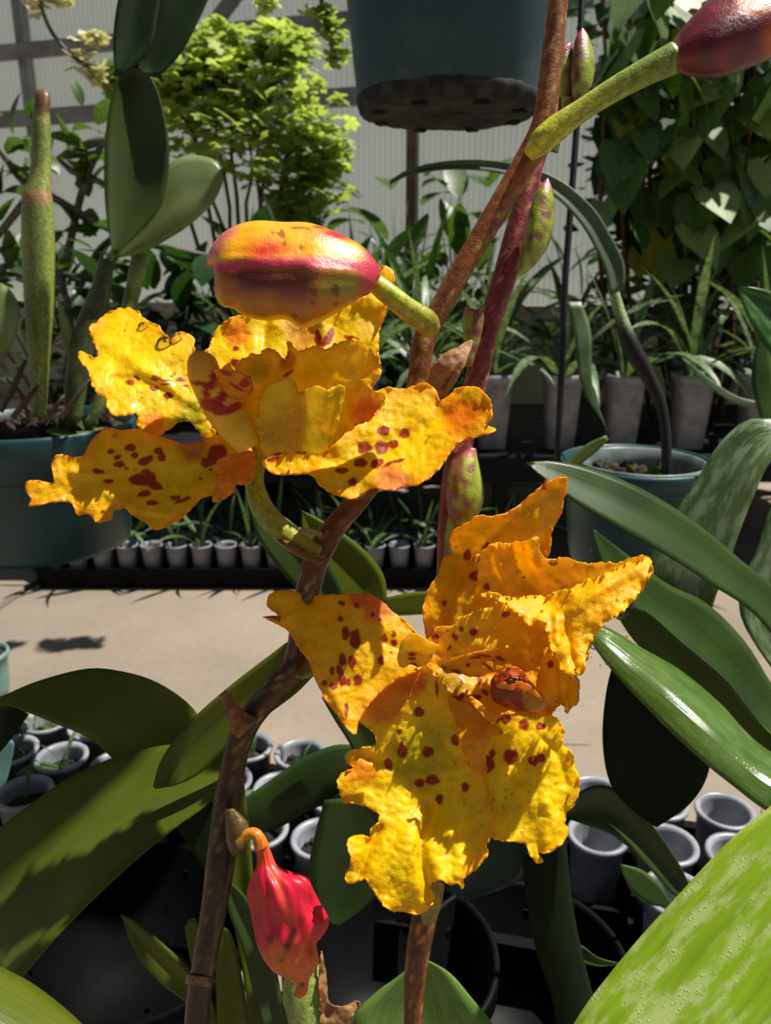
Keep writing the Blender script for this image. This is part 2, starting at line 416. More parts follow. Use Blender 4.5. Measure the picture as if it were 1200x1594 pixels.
# ------------------------------------------------------------------ the setting: concrete floor, kneewall, polycarbonate wall with frame
def concrete_mat(name, c1, c2):
    m, n, l = nt(name)
    tc = n.new('ShaderNodeTexCoord'); a = n.new('ShaderNodeTexNoise'); a.inputs['Scale'].default_value = 3.0; a.inputs['Detail'].default_value = 6
    b = n.new('ShaderNodeTexNoise'); b.inputs['Scale'].default_value = 90; b.inputs['Detail'].default_value = 4
    l.new(tc.outputs['Object'], a.inputs['Vector']); l.new(tc.outputs['Object'], b.inputs['Vector'])
    mr = n.new('ShaderNodeMapRange'); mr.inputs['From Min'].default_value = .35; mr.inputs['From Max'].default_value = .65; l.new(a.outputs['Fac'], mr.inputs['Value'])
    mx = n.new('ShaderNodeMix'); mx.data_type = 'RGBA'; mx.inputs['A'].default_value = c1; mx.inputs['B'].default_value = c2; l.new(mr.outputs[0], mx.inputs['Factor'])
    br = n.new('ShaderNodeMapRange'); br.inputs['To Min'].default_value = .85; br.inputs['To Max'].default_value = 1.12; l.new(b.outputs['Fac'], br.inputs['Value'])
    vm = n.new('ShaderNodeVectorMath'); vm.operation = 'SCALE'; l.new(mx.outputs['Result'], vm.inputs[0]); l.new(br.outputs[0], vm.inputs['Scale'])
    bs = n.new('ShaderNodeBsdfPrincipled'); bs.inputs['Roughness'].default_value = .85; l.new(vm.outputs[0], bs.inputs['Base Color'])
    bu = n.new('ShaderNodeBump'); bu.inputs['Strength'].default_value = .3; bu.inputs['Distance'].default_value = .002; l.new(b.outputs['Fac'], bu.inputs['Height']); l.new(bu.outputs[0], bs.inputs['Normal'])
    o = n.new('ShaderNodeOutputMaterial'); l.new(bs.outputs[0], o.inputs['Surface']); return m
M_CONC = concrete_mat('worn_concrete', sc(143, 130, 115), sc(120, 110, 98))
M_KNEE = concrete_mat('kneewall_render', sc(186, 176, 150), sc(158, 150, 128))
M_JOINT = plain('joint_dirt', sc(70, 58, 46), .95)
floor = link('floor', box_mesh('floor', (-5, -2.2, -.06), (5, 4.6, -.012)), M_CONC, smooth=False); floor['kind'] = 'structure'
# floor slabs with open joints between them (the joint runs to the lower left, as in the picture)
j0 = atz(-60, 985, 0); j1 = atz(60, 905, 0); jd = (j1 - j0).normalized(); jn = Vector((-jd.y, jd.x, 0))
ang = math.atan2(jd.y, jd.x)
rotm = Matrix.Translation((j0.x, j0.y, 0)) @ Matrix.Rotation(ang, 4, 'Z')
for ix in range(-2, 3):
    for iy in range(-3, 3):
        g = .004
        o = link('slab', box_mesh('slab', (ix * 1.9 + g - .95, iy * 1.5 + g, -.012), ((ix + 1) * 1.9 - g - .95, (iy + 1) * 1.5 - g, 0), rotm, .003), M_CONC, floor, smooth=False)
wdir = Vector((1, -WS, 0)).normalized(); wnm = Vector((WS, 1, 0)).normalized(); worg = Vector((0, WC, 0))
wm = Matrix(((wdir.x, wnm.x, 0, worg.x), (wdir.y, wnm.y, 0, worg.y), (0, 0, 1, 0), (0, 0, 0, 1)))
def wall_uv(px, py):
    p = atwall(px, py); return (p - worg).dot(wdir), p.z
m, n, l = nt('ribbed_polycarbonate')
tc = n.new('ShaderNodeTexCoord'); wv = n.new('ShaderNodeTexWave'); wv.wave_type = 'BANDS'; wv.bands_direction = 'X'; wv.inputs['Scale'].default_value = 16
mp = n.new('ShaderNodeMapping'); mp.inputs['Rotation'].default_value = (0, 0, math.atan(WS)); l.new(tc.outputs['Object'], mp.inputs['Vector']); l.new(mp.outputs[0], wv.inputs['Vector'])
nz = n.new('ShaderNodeTexNoise'); nz.inputs['Scale'].default_value = 2.2; nz.inputs['Detail'].default_value = 5; l.new(tc.outputs['Object'], nz.inputs['Vector'])
mx = n.new('ShaderNodeMix'); mx.data_type = 'RGBA'; mx.inputs['A'].default_value = sc(240, 242, 240); mx.inputs['B'].default_value = sc(222, 226, 216); l.new(nz.outputs['Fac'], mx.inputs['Factor'])
m2 = n.new('ShaderNodeMapRange'); m2.inputs['To Min'].default_value = .86; m2.inputs['To Max'].default_value = 1.05; l.new(wv.outputs['Fac'], m2.inputs['Value'])
vm = n.new('ShaderNodeVectorMath'); vm.operation = 'SCALE'; l.new(mx.outputs['Result'], vm.inputs[0]); l.new(m2.outputs[0], vm.inputs['Scale'])
bs = n.new('ShaderNodeBsdfPrincipled'); bs.inputs['Roughness'].default_value = .35; l.new(vm.outputs[0], bs.inputs['Base Color'])
tr = n.new('ShaderNodeBsdfTranslucent'); l.new(vm.outputs[0], tr.inputs['Color'])
ms = n.new('ShaderNodeMixShader'); ms.inputs[0].default_value = .6; l.new(bs.outputs[0], ms.inputs[1]); l.new(tr.outputs[0], ms.inputs[2])
tp = n.new('ShaderNodeBsdfTransparent'); tp.inputs[0].default_value = (.8, .88, .92, 1)
m3 = n.new('ShaderNodeMixShader'); m3.inputs[0].default_value = .22; l.new(ms.outputs[0], m3.inputs[1]); l.new(tp.outputs[0], m3.inputs[2])
bu = n.new('ShaderNodeBump'); bu.inputs['Strength'].default_value = .4; bu.inputs['Distance'].default_value = .004; l.new(wv.outputs['Fac'], bu.inputs['Height']); l.new(bu.outputs[0], bs.inputs['Normal'])
o_ = n.new('ShaderNodeOutputMaterial'); l.new(m3.outputs[0], o_.inputs['Surface']); M_POLY = m
M_RAIL = plain('grey_frame_paint', sc(150, 148, 150), .5, sc(130, 126, 126), 12)
M_POST = plain('brown_post', sc(120, 100, 88), .6, sc(98, 82, 72), 12)
post_u = [wall_uv(-150, 300)[0] - 1.1, wall_uv(40, 100)[0], wall_uv(330, 40)[0] , wall_uv(642, 220)[0], wall_uv(1000, 100)[0], wall_uv(1400, 100)[0] + .6]
kz = .40
wall = link('wall_back', box_mesh('wall_back', (post_u[0], 0, -.0), (post_u[-1], .12, kz), wm, .004), M_KNEE, smooth=False); wall['kind'] = 'structure'
for i in range(5):
    u0, u1 = post_u[i] + .004, post_u[i + 1] - .004
    link('panel', box_mesh('panel', (u0, .03, kz + .002), (u1, .04, 2.6), wm), M_POLY, wall, smooth=False)
for i, u in enumerate(post_u):
    if i == 2: continue
    o = link('trim_%d' % (i + 1), box_mesh('post', (u - .017, -.022, kz), (u + .017, .026, 2.6), wm, .002), M_RAIL if i < 3 else M_POST, smooth=False); o['kind'] = 'structure'
for i, (py, hh) in enumerate(((88, .026), (190, .028), (-120, .03))):
    z = wall_uv(0, py)[1]
    o = link('trim_%d' % (i + 10), box_mesh('rail', (post_u[0], -.05, z - hh), (post_u[-1], -.024, z + hh), wm, .003), M_RAIL, smooth=False); o['kind'] = 'structure'
a = wall_uv(345, 52); b = wall_uv(430, -60)
L = math.hypot(b[0] - a[0], b[1] - a[1]); th = math.atan2(b[1] - a[1], b[0] - a[0])
o = link('trim_20', box_mesh('brace', (0, -.09, -.02), (L, -.055, .02), wm @ Matrix.Translation((a[0], 0, a[1])) @ Matrix.Rotation(-th, 4, 'Y'), .002), M_RAIL, smooth=False); o['kind'] = 'structure'

# ------------------------------------------------------------------ pots, trays, bench
M_TEAL = plain('teal_plastic', sc(22, 66, 68), .4, sc(18, 56, 60), 18, bump=.15, bd=.002)
M_TEALD = plain('grimy_teal_plastic', sc(30, 66, 72), .5, sc(84, 100, 102), 22, bump=.25, bd=.001, lo=.55, hi=.8)
M_BLACK = plain('black_plastic', sc(7, 8, 9), .5, sc(12, 12, 14), 25, spec=.1, bump=.15)
M_BLACKD = plain('matt_black_plastic', sc(6, 6, 7), .6, sc(9, 9, 10), 25, spec=.04)
M_GREY = plain('grey_translucent_plastic', sc(164, 166, 174), .35, sc(138, 140, 150), 40, transl=.2, bump=.15)
M_CLEAR = plain('cloudy_clear_plastic', sc(150, 160, 160), .3, sc(110, 122, 120), 40, transl=.35)
M_BARK = plain('bark_mix', sc(66, 50, 34), .9, sc(26, 20, 15), 160, bump=1.0, bd=.006)
M_MOSS = plain('moss', sc(96, 112, 30), .9, sc(52, 70, 18), 220, bump=1.0, bd=.004)
M_DARKHOLE = plain('shade_toned_soil', sc(24, 20, 17), .9, sc(12, 10, 9), 100, bump=.6, bd=.004)  # dark tone puts deep shade into soil and drain holes
def pot(parent, loc, r, h, mat, taper=.74, rim=.14, wall_t=.0022, name='pot', m=48, inner_h=None, closed=True):
    rb = r * taper; rr = r * .94
    def R(z): return rb + (rr - rb) * z / h
    prof = [(0.0005, 0.0), (rb * .5, 0.0), (rb * .97, 0.0), (rb, .004 if h > .05 else .001)]
    zr = h * (1 - rim)
    prof += [(R(zr * .5), zr * .5), (R(zr) - .0005, zr - .0015), (R(zr), zr - .0008), (r - .002, zr), (r - .0006, zr + .0015), (r, h - .003), (r - .0008, h - .0006), (r - wall_t * .9, h), (r - wall_t * 1.6, h - .001),
             (R(h * .9) - wall_t * 1.5, h * .85), (R(h * .5) - wall_t, h * .5), (rb - wall_t * 2, .006), (0.0005, .006)]
    return lathe(name, prof, mat, parent, loc, m)
def chunks(parent, loc, r, z, n, mat, size=.008, name='potting_mix', seed=1, label=None, holes=0.0):
    rg = random.Random(seed); bm = bmesh.new()
    for k in range(n):
        a = rg.random() * 6.283; q = math.sqrt(rg.random()) * (r - size); s = size * rg.uniform(.5, 1.1)
        g = bmesh.ops.create_icosphere(bm, subdivisions=1, radius=s)
        q2 = Matrix.Rotation(rg.random() * 6, 3, Vector((rg.random(), rg.random(), rg.random() + .1)).normalized())
        for v in g['verts']:
            v.co = q2 @ Vector((v.co.x, v.co.y * rg.uniform(.6, .9), v.co.z * .6)) * rg.uniform(.85, 1.15)
            v.co += Vector((loc[0] + q * math.cos(a), loc[1] + q * math.sin(a), loc[2] + z + rg.uniform(-.3, .5) * size))
    # a floor of mix beneath the pieces
    g = bmesh.ops.create_circle(bm, cap_ends=True, radius=r, segments=24)
    for v in g['verts']: v.co += Vector((loc[0], loc[1], loc[2] + z - size * .3))
    o = link(name, from_bm(name, bm), mat, parent, smooth=False); o['kind'] = 'stuff'
    if label: o['label'] = label
    return o

def leafmesh(name, L, w, elev, droop, n=8, fold=.25, prof='strap', twist=0.0):
    """leaf growing from the origin along +x, starting at elevation elev and bending down by droop (radians)"""
    v = []; uv = []; p = Vector((0, 0, 0)); a = elev
    for i in range(n + 1):
        t = i / n
        if prof == 'strap': ww = w * (0.55 + .45 * math.sin(min(t * 2.2, 1.57))) * max(0.0, 1 - max(0, t - .55) ** 1.6 * 4.2)
        elif prof == 'oval': ww = w * max(.04, math.sin(math.pi * t ** .85)) ** .7
        else: ww = w * (max(.02, (1 - t)) ** .75) * min(1, .25 + 4 * t)
        d = Vector((math.cos(a), 0, math.sin(a))); nn = Vector((-math.sin(a), 0, math.cos(a)))
        tw = twist * t; s = Vector((0, math.cos(tw), 0)) + nn * math.sin(tw)
        v += [p + s * ww / 2 + nn * fold * ww * .5, p, p - s * ww / 2 + nn * fold * ww * .5]; uv += [(0, t), (.5, t), (1, t)]
        p = p + d * (L / n); a -= droop / n
    f = []
    for i in range(n):
        b = i * 3; f += [(b, b + 3, b + 4, b + 1), (b + 1, b + 4, b + 5, b + 2)]
    me = mesh(name, v, f, None, uv); me.polygons.foreach_set('use_smooth', [True] * len(me.polygons)); return me
def put(name, me, parent, loc=(0, 0, 0), rot=(0, 0, 0), s=1.0):
    o = bpy.data.objects.new(name, me); C.objects.link(o); o.parent = parent; o.location = loc; o.rotation_euler = rot; o.scale = (s, s, s)
    return o
def G(name, c1, c2, **k): return leaf_mat(name, sc(*c1), sc(*c2), **k)
M_L_STRAP = G('strap_leaf_green', (112, 132, 96), (62, 88, 50), rough=.4, scale=30, transl=.18, tint=(.9, .9, .5))
M_L_DARK = G('dark_leaf_green', (48, 80, 44), (26, 50, 26), rough=.35, scale=30, transl=.2)  # background shade put into the leaf green; the sun still lights it
M_L_LIME = G('lime_lacy_leaf', (190, 204, 118), (138, 160, 86), rough=.6, scale=9, transl=.5, tint=(.6, .6, .35))
M_L_BROAD = G('broad_leaf_green', (88, 114, 56), (50, 76, 34), rough=.4, scale=20, transl=.25, tint=(.95, .95, .4))
M_L_IVY = G('heart_leaf_green', (92, 120, 62), (50, 78, 40), rough=.5, scale=22, transl=.25)
M_L_IVYP = G('pale_heart_leaf', (140, 156, 104), (96, 124, 72), rough=.5, scale=22, transl=.3)
M_L_YEL = G('yellowing_leaf', (168, 160, 50), (120, 130, 40), rough=.45, scale=22, transl=.35)
M_TWIG = plain('reddish_twig', sc(110, 62, 44), .7, sc(78, 50, 36), 60)
M_TWIGG = plain('grey_twig', sc(98, 96, 88), .7, sc(66, 66, 58), 60)
SM = {}
for mn, mt in (('g', M_L_STRAP), ('d', M_L_DARK), ('b', M_L_BROAD)):
    for k in range(6):
        me = leafmesh('strap_leaf', 1.0, .05 + .008 * k, 1.5 - .14 * k, .5 + .34 * k, n=8, twist=.5 * ((k % 3) - 1)); me.materials.append(mt); SM[mn, k] = me
    for k in range(3):
        me = leafmesh('oval_leaf', 1.0, .42 + .06 * k, 1.0 - .35 * k, .5 + .3 * k, n=7, prof='oval', fold=.15); me.materials.append(mt); SM[mn, 'o%d' % k] = me
def rosette(parent, loc, L, kind, count, rg, ks=(0, 1, 2, 3, 4, 5), s_=(.6, 1.1)):
    base = Vector(loc) - Vector(parent.location)
    for i in range(count):
        k = rg.choice(ks)
        put('leaf', SM[kind, k], parent, base + Vector((rg.uniform(-.008, .008), rg.uniform(-.008, .008), 0)), (0, rg.uniform(-.15, .15), i * 2.4 + rg.uniform(-.4, .4)), L * rg.uniform(*s_))

# upper bench: black bench top on legs, band pots with strap-leaved seedlings standing on it
YB = 1.33; zb = aty(700, 697, YB).z
bench = empty('plant_bench', 'low black slatted bench carrying the row of grey band pots behind the orchids', 'bench', (0.2, YB + .2, 0))
M_BENCH = plain('black_bench', sc(12, 12, 13), .7, sc(20, 20, 20), 14, spec=.2)
link('bench_frame', box_mesh('bench_frame', (-.62, YB - .07, zb - .045), (.98, YB - .055, zb), None, .002), M_BENCH, bench, smooth=False)
link('bench_frame', box_mesh('bench_frame', (-.62, YB + .47, zb - .045), (.98, YB + .485, zb), None, .002), M_BENCH, bench, smooth=False)
for k in range(12): link('slat', box_mesh('slat', (-.62, YB - .052 + k * .0435, zb - .014), (.98, YB - .052 + k * .0435 + .0425, zb - .002), None, .001), M_BENCH, bench, smooth=False)
for x in (-.6, .2, .95):
    for y in (YB - .05, YB + .46): link('leg', box_mesh('leg', (x - .015, y - .012, 0), (x + .015, y + .012, zb - .014), None, .001), M_BENCH, bench, smooth=False)
ordn = ['first', 'second', 'third', 'fourth', 'fifth', 'sixth', 'seventh', 'eighth', 'ninth', 'tenth', 'eleventh', 'twelfth', 'thirteenth', 'fourteenth', 'fifteenth', 'sixteenth', 'seventeenth', 'eighteenth', 'nineteenth', 'twentieth']
rg = random.Random(4)
def band_pot(x, y, zb, r, h, label, seed, Lf, kind, cnt, ks=(0, 1, 2, 3, 4, 5), mat=None, group='grey band pots on the bench'):
    t = empty('potted_seedling', label, 'potted plant', (x, y, zb), group)
    v = []; f = []; sq = []
    prof = [(r * .72, 0), (r * .74, .002), (r * .93, h * .9), (r, h * .905), (r * 1.02, h), (r * .95, h), (r * .9, h * .9), (r * .7, .004)]
    mm = 24
    for rr, z in prof:
        for j in range(mm):
            a = 2 * math.pi * j / mm; q = 1 / max(abs(math.cos(a)), abs(math.sin(a))); q = 1 + (q - 1) * .62
            v.append((x + rr * q * math.cos(a) * .94, y + rr * q * math.sin(a) * .94, zb + z))
    for i in range(len(prof) - 1): f += [(i * mm + j, i * mm + (j + 1) % mm, (i + 1) * mm + (j + 1) % mm, (i + 1) * mm + j) for j in range(mm)]
    f.append(tuple(range(mm - 1, -1, -1)))
    link('pot', mesh('pot', v, f), mat or M_GREY, t)
    chunks(t, (x, y, zb), r * .9, h * .86, 14, M_BARK, r * .16, seed=seed)
    rosette(t, (x, y, zb + h * .85), Lf, kind, cnt, rg, ks)
    return t
hb = .128; rb_ = .035
xs = [aty(px, 560, YB).x for px in (560, 660, 770, 878, 975, 1082, 1190)]
for i, x in enumerate(xs):
    band_pot(x, YB, zb + .001, rb_, hb, 'grey band pot of seedlings, front row on the bench, %s from left' % ordn[i], 30 + i, .25, 'g', 12)
xs2 = [aty(px, 560, YB + .2).x for px in (560, 662, 772, 880, 978, 1080, 1185)]
for i, x in enumerate(xs2):
    band_pot(x, YB + .2, zb + .001, rb_, hb, 'band pot of tall seedlings, second row on the bench, %s from left' % ordn[i], 60 + i, .3, 'g' if i % 3 else 'b', 13)
xs3 = [aty(px, 560, YB + .4).x for px in (380, 470, 560, 650)]
for i, x in enumerate(xs3):
    band_pot(x, YB + .4, zb + .001, rb_, hb, 'band pot of seedlings, back row on the bench, %s from left' % ordn[i], 90 + i, .34, 'd' if i % 2 else 'g', 13)

# cell trays: moulded black tray deck with round seats
def tray(name, label, mtx, nx, ny, pitch, h, ppr):
    t = empty(name, label, 'tray', mtx.translation)
    w, d_ = nx * pitch, ny * pitch
    b = bmesh.new()
    for lo, hi in (((0, 0, 0), (w, .003, h)), ((0, d_ - .003, 0), (w, d_, h)), ((0, 0, 0), (.003, d_, h)), ((w - .003, 0, 0), (w, d_, h)), ((-.006, -.006, h - .003), (w + .006, .0, h)), ((-.006, d_, h - .003), (w + .006, d_ + .006, h)), ((0, 0, h * .45), (w, d_, h * .5))):
        me = box_mesh('x', lo, hi); b.from_mesh(me); bpy.data.meshes.remove(me)
    for i in range(nx + 1):
        me = box_mesh('x', (i * pitch - .002, 0, h * .5), (i * pitch + .002, d_, h * .86)); b.from_mesh(me); bpy.data.meshes.remove(me)
    for j in range(ny + 1):
        me = box_mesh('x', (0, j * pitch - .002, h * .5), (w, j * pitch + .002, h * .86)); b.from_mesh(me); bpy.data.meshes.remove(me)
    b.transform(mtx)
    link('tray_body', from_bm('tray_body', b), M_BLACK, t, smooth=False)
    return t
# round liner pots (shared meshes) for the trays
def liner_mesh(r, h):
    prof = [(.001, 0), (r * .7, 0), (r * .72, .002), (r * .90, h * .93), (r * .98, h * .94), (r * 1.0, h * .97), (r * .985, h), (r * .90, h * 1.005), (r * .80, h * .985), (r * .77, h * .93), (r * .66, .006), (.001, .006)]
    v = []; mm = 28
    for rr, z in prof:
        for j in range(mm): v.append((rr * math.cos(2 * math.pi * j / mm), rr * math.sin(2 * math.pi * j / mm), z))
    f = [(i * mm + j, i * mm + (j + 1) % mm, (i + 1) * mm + (j + 1) % mm, (i + 1) * mm + j) for i in range(len(prof) - 1) for j in range(mm)]
    me = mesh('liner_pot', v, f); me.materials.append(M_GREY); me.polygons.foreach_set('use_smooth', [True] * len(me.polygons)); return me
LP = liner_mesh(.0235, .062)
def soil_mesh(r, z, seed):
    rg2 = random.Random(seed); bm = bmesh.new()
    g = bmesh.ops.create_circle(bm, cap_ends=True, radius=r, segments=16)
    for v in g['verts']: v.co.z += z
    for k in range(16):
        a = rg2.random() * 6.28; q = math.sqrt(rg2.random()) * r * .85; s = rg2.uniform(.0018, .0042)
        g = bmesh.ops.create_icosphere(bm, subdivisions=1, radius=s)
        for v in g['verts']: v.co = Vector((v.co.x * rg2.uniform(.7, 1.3) + q * math.cos(a), v.co.y + q * math.sin(a), v.co.z * .8 + z + .001))
    return from_bm('potting_mix', bm)
SOIL = []
for k in range(4):
    me = soil_mesh(.0195, .047, k); me.materials.append(M_BARK if k % 2 else M_DARKHOLE); SOIL.append(me)
MOSSM = soil_mesh(.014, .050, 9); MOSSM.materials.append(M_MOSS)
def liner(x, y, z, label, group, rg, plant=True, tilt=0, deep=False):
    t = empty('liner_pot', label, 'pot', (x, y, z), group)
    t.rotation_euler = (tilt, 0, rg.random() * 6)
    put('pot', LP, t)
    if not deep: put('potting_mix', SOIL[rg.randrange(4)], t)
    else: put('potting_mix', SOIL[0], t, (0, 0, -.028), (0, 0, 0), .8)
    if plant:
        if rg.random() < .5: put('moss', MOSSM, t, (.003, .002, 0))
        for i in range(rg.choice((2, 3, 4))):
            o = put('leaf', SM[rg.choice('gb'), rg.choice((1, 2, 'o0', 'o1'))], t, (0, 0, .047), (0, 0, i * 2.1 + rg.random()), rg.uniform(.025, .05))
    return t
# foreground tray field: its far edge runs from (0,1125) to (1200,1290)
e0 = atz(-40, 1118, 0.06); e1 = atz(1240, 1292, 0.06)
th = math.atan2((e1 - e0).y, (e1 - e0).x); fx = (e1 - e0).normalized(); fy = Vector((fx.y, -fx.x, 0)); 
if fy.y > 0: fy = -fy
pitch = .0505
big_pots = [(215, 1455, .078), (608, 1500, .070), (812, 1512, .068)]
bp = [(atz(a_, b_, .075), r_) for a_, b_, r_ in big_pots]
origin = e0 - fx * .12
ncol, nrow = 26, 6
tm = Matrix(((fx.x, -fy.x, 0, 0), (fx.y, -fy.y, 0, 0), (0, 0, 1, 0), (0, 0, 0, 1)))
tlabels = ['black cell tray under the liner pots at the left edge', 'black cell tray under the liner pots left of centre', 'black cell tray under the liner pots right of centre', 'black cell tray under the liner pots at the right edge']
for k in range(4):
    nx_ = 6; corner = origin + fx * (k * 6.1 * pitch) + fy * (3.05 * pitch)
    tmm = Matrix.Translation((corner.x, corner.y, 0.0)) @ tm.to_3x3().to_4x4()
    tray('cell_tray', tlabels[k], tmm, nx_, 3, pitch, .052, 0)
cnt = 0
for r_i in range(3):
    for c_i in range(24):
        off_ = .25 if r_i % 2 else 0
        tr_i = c_i // 6
        p = origin + fx * ((c_i % 6 + .5) * pitch + tr_i * 6.1 * pitch) + fy * ((r_i + .52) * pitch)
        if any((p - q).length < rr + .03 for q, rr in [(Vector((b_.x, b_.y, p.z)), r2) for b_, r2 in bp]): continue
        rc = p - CAM; dpt = rc.dot(FW); px = 600 + F_PX * rc.dot(RT) / dpt; py = 797 - F_PX * rc.dot(UP) / dpt
        if px < -60 or px > 1260: continue
        rowname = ('back', 'middle', 'front')[r_i]
        liner(p.x, p.y, .0275, 'small grey-rimmed liner pot, %s row, %s from the left' % (rowname, ordn[min(cnt % 24, 19)]), 'grey liner pots in the foreground trays', rg, plant=(px < 480 or rg.random() < .08), deep=(px > 700))
        cnt += 1
    cnt = 0
# large empty black nursery pots in front of the trays
def black_pot(loc, r, h, label, mt=None):
    mt = mt or M_BLACK
    t = empty('nursery_pot', label, 'pot', loc)
    prof = [(.002, 0), (r * .72, 0), (r * .74, .004), (r * .93, h * .8), (r * .95, h * .82), (r, h * .83), (r, h - .003), (r * .985, h), (r * .95, h), (r * .93, h * .97), (r * .70, .008), (.002, .008)]
    lathe('pot', prof, mt, t, loc, 56)
    for k in range(6):
        a = k * math.pi / 3 + .3; q = Matrix.Rotation(a, 4, 'Z')
        me = box_mesh('rib', (r * .86, -.002, .005), (r * .90, .002, h * .80), Matrix.Translation(loc) @ q); link('rib', me, mt, t, smooth=False)
    return t
black_pot((bp[0][0].x, bp[0][0].y, 0), .078, .085, 'large empty black nursery pot at bottom left under the broad leaves', M_BLACKD)
black_pot((bp[1][0].x, bp[1][0].y, 0), .070, .085, 'empty black nursery pot at bottom centre behind the brown stem')
black_pot((bp[2][0].x, bp[2][0].y, 0), .068, .085, 'empty black nursery pot at bottom, right of the brown stem')

# low plug tray in the shade under the bench edge
YT = 1.2; x0_ = aty(60, 900, YT).x; x1_ = aty(860, 900, YT).x
pt = .0415; nn_ = int((x1_ - x0_) / pt)
tray('plug_tray', 'black plug tray on the concrete, below the strap-leaved seedlings', Matrix.Translation((x0_, YT, 0)), nn_, 3, pt, .036, 0)
LP2 = liner_mesh(.019, .052)
for j in range(3):
    for i in range(nn_):
        x = x0_ + (i + .5) * pt; y = YT + (j + .5) * pt
        t = empty('plug_pot', 'plug pot in the low tray, %s row, %s from left' % (('front', 'middle', 'back')[j], ordn[i] if i < 20 else 'far'), 'pot', (x, y, .0185), 'plug pots in the low tray')
        put('pot', LP2, t)
        put('potting_mix', SOIL[(i + j) % 4], t, (0, 0, 0), (0, 0, 0), .8)
        if (i * 7 + j * 3) % 5 < 3:
            for q in range(6): put('leaf', SM[rg.choice('gbd'), rg.choice((0, 1, 2, 3, 4))], t, (0, 0, .036), (0, 0, q * 1.7 + rg.random()), rg.uniform(.07, .15))
# ------------------------------------------------------------------ background plants
def leaf_cloud(name, parent, centers, mats, per, rad, size, shape, seed, squash=.8):
    """one mass of small lacy leaves nobody could count"""
    rg3 = random.Random(seed); v = []; f = []
    for (c, R_) in centers:
        for k in range(per):
            d_ = Vector((rg3.gauss(0, 1), rg3.gauss(0, 1), rg3.gauss(0, 1))).normalized() * R_ * (rg3.random() ** .45)
            d_.z *= squash; p = Vector(c) + d_
            q = Matrix.Rotation(rg3.random() * 6.28, 3, 'Z') @ Matrix.Rotation(rg3.uniform(-.8, .5), 3, 'X') @ Matrix.Rotation(rg3.uniform(-.4, .4), 3, 'Y')
            s = size * rg3.uniform(.6, 1.2)
            for poly in shape:
                b = len(v); v += [p + q @ (Vector(w) * s) for w in poly]; f.append(tuple(range(b, b + len(poly))))
    o = link(name, mesh(name, v, f), mats, parent, smooth=False); o['kind'] = 'stuff'; return o
def lobe(a, L=1.0, w=.32):
    c, s_ = math.cos(a), math.sin(a)
    pts = [(0, 0, 0), (L * .5, -w, .06), (L * .85, -w * .8, .02), (L, 0, -.05), (L * .85, w * .8, .02), (L * .5, w, .06)]
    return [(x * c - y * s_, x * s_ + y * c, z) for x, y, z in pts]
LACY = [lobe(a) for a in (-1.9, -.95, 0, .95, 1.9)]
HEARTP = [(0, 0, 0), (-.22, .22, .05), (-.12, .5, .04), (.3, .52, -.02), (.75, .3, -.06), (1.1, 0, -.16), (.75, -.3, -.06), (.3, -.52, -.02), (-.12, -.5, .04), (-.22, -.22, .05)]
def heart_mesh(mat, fold=.12):
    v = [(x, y, z + fold * abs(y)) for x, y, z in HEARTP]
    mid_ = [(0, 0, 0), (.4, 0, -.03), (.8, 0, -.09), (1.1, 0, -.16)]
    v = v + [(.4, 0, -.03), (.8, 0, -.09)]
    f = [(0, 1, 2, 3, 10), (10, 3, 4, 11), (11, 4, 5), (0, 10, 7, 8, 9), (10, 11, 6, 7), (11, 5, 6)]
    uv = [(.5 + .5 * y, x) for x, y, z in v]
    me = mesh('heart_leaf', v, f, None, uv); me.materials.append(mat); me.polygons.foreach_set('use_smooth', [True] * len(f)); return me
HM = [heart_mesh(M_L_IVY), heart_mesh(M_L_IVYP), heart_mesh(M_L_YEL), heart_mesh(M_L_DARK)]

# lime-green lacy bush left of centre
YL = 1.95
def ly(px, py, y=YL): return aty(px, py, y)
base = ly(385, 560); base.z = 0
bush = empty('lacy_bush', 'bushy pot plant with bright lime lacy leaves against the translucent wall', 'plant', base)
pot(bush, (base.x, base.y, 0), .13, .22, M_BLACK)
chunks(bush, (base.x, base.y, 0), .11, .19, 20, M_BARK, .02, seed=3)
cen = [(ly(330, 130, YL), .13), (ly(420, 120, YL), .14), (ly(300, 200, YL + .05), .13), (ly(470, 200, YL), .13), (ly(390, 215, YL - .05), .14), (ly(480, 290, YL), .10), (ly(345, 90, YL), .09), (ly(500, 240, YL), .08),
       (ly(440, 75, YL), .07), (ly(270, 130, YL), .07), (ly(455, 330, YL), .07), (ly(190, 130, YL), .045)]
leaf_cloud('foliage', bush, cen, M_L_LIME, 170, 1, .024, LACY, 5)
for i, (c, R_) in enumerate(cen):
    b0 = base + Vector((0, 0, .19)); 
    pts = [b0.lerp(c, t) + Vector((0, 0, .10 * math.sin(t * 3.14))) + Vector((random.uniform(-.012, .012), 0, 0)) for t in np.linspace(0, 1, 9)]
    world_tube('stem', pts, [.007 * (1 - .6 * t) for t in np.linspace(0, 1, 9)], M_TWIG, bush, 6)
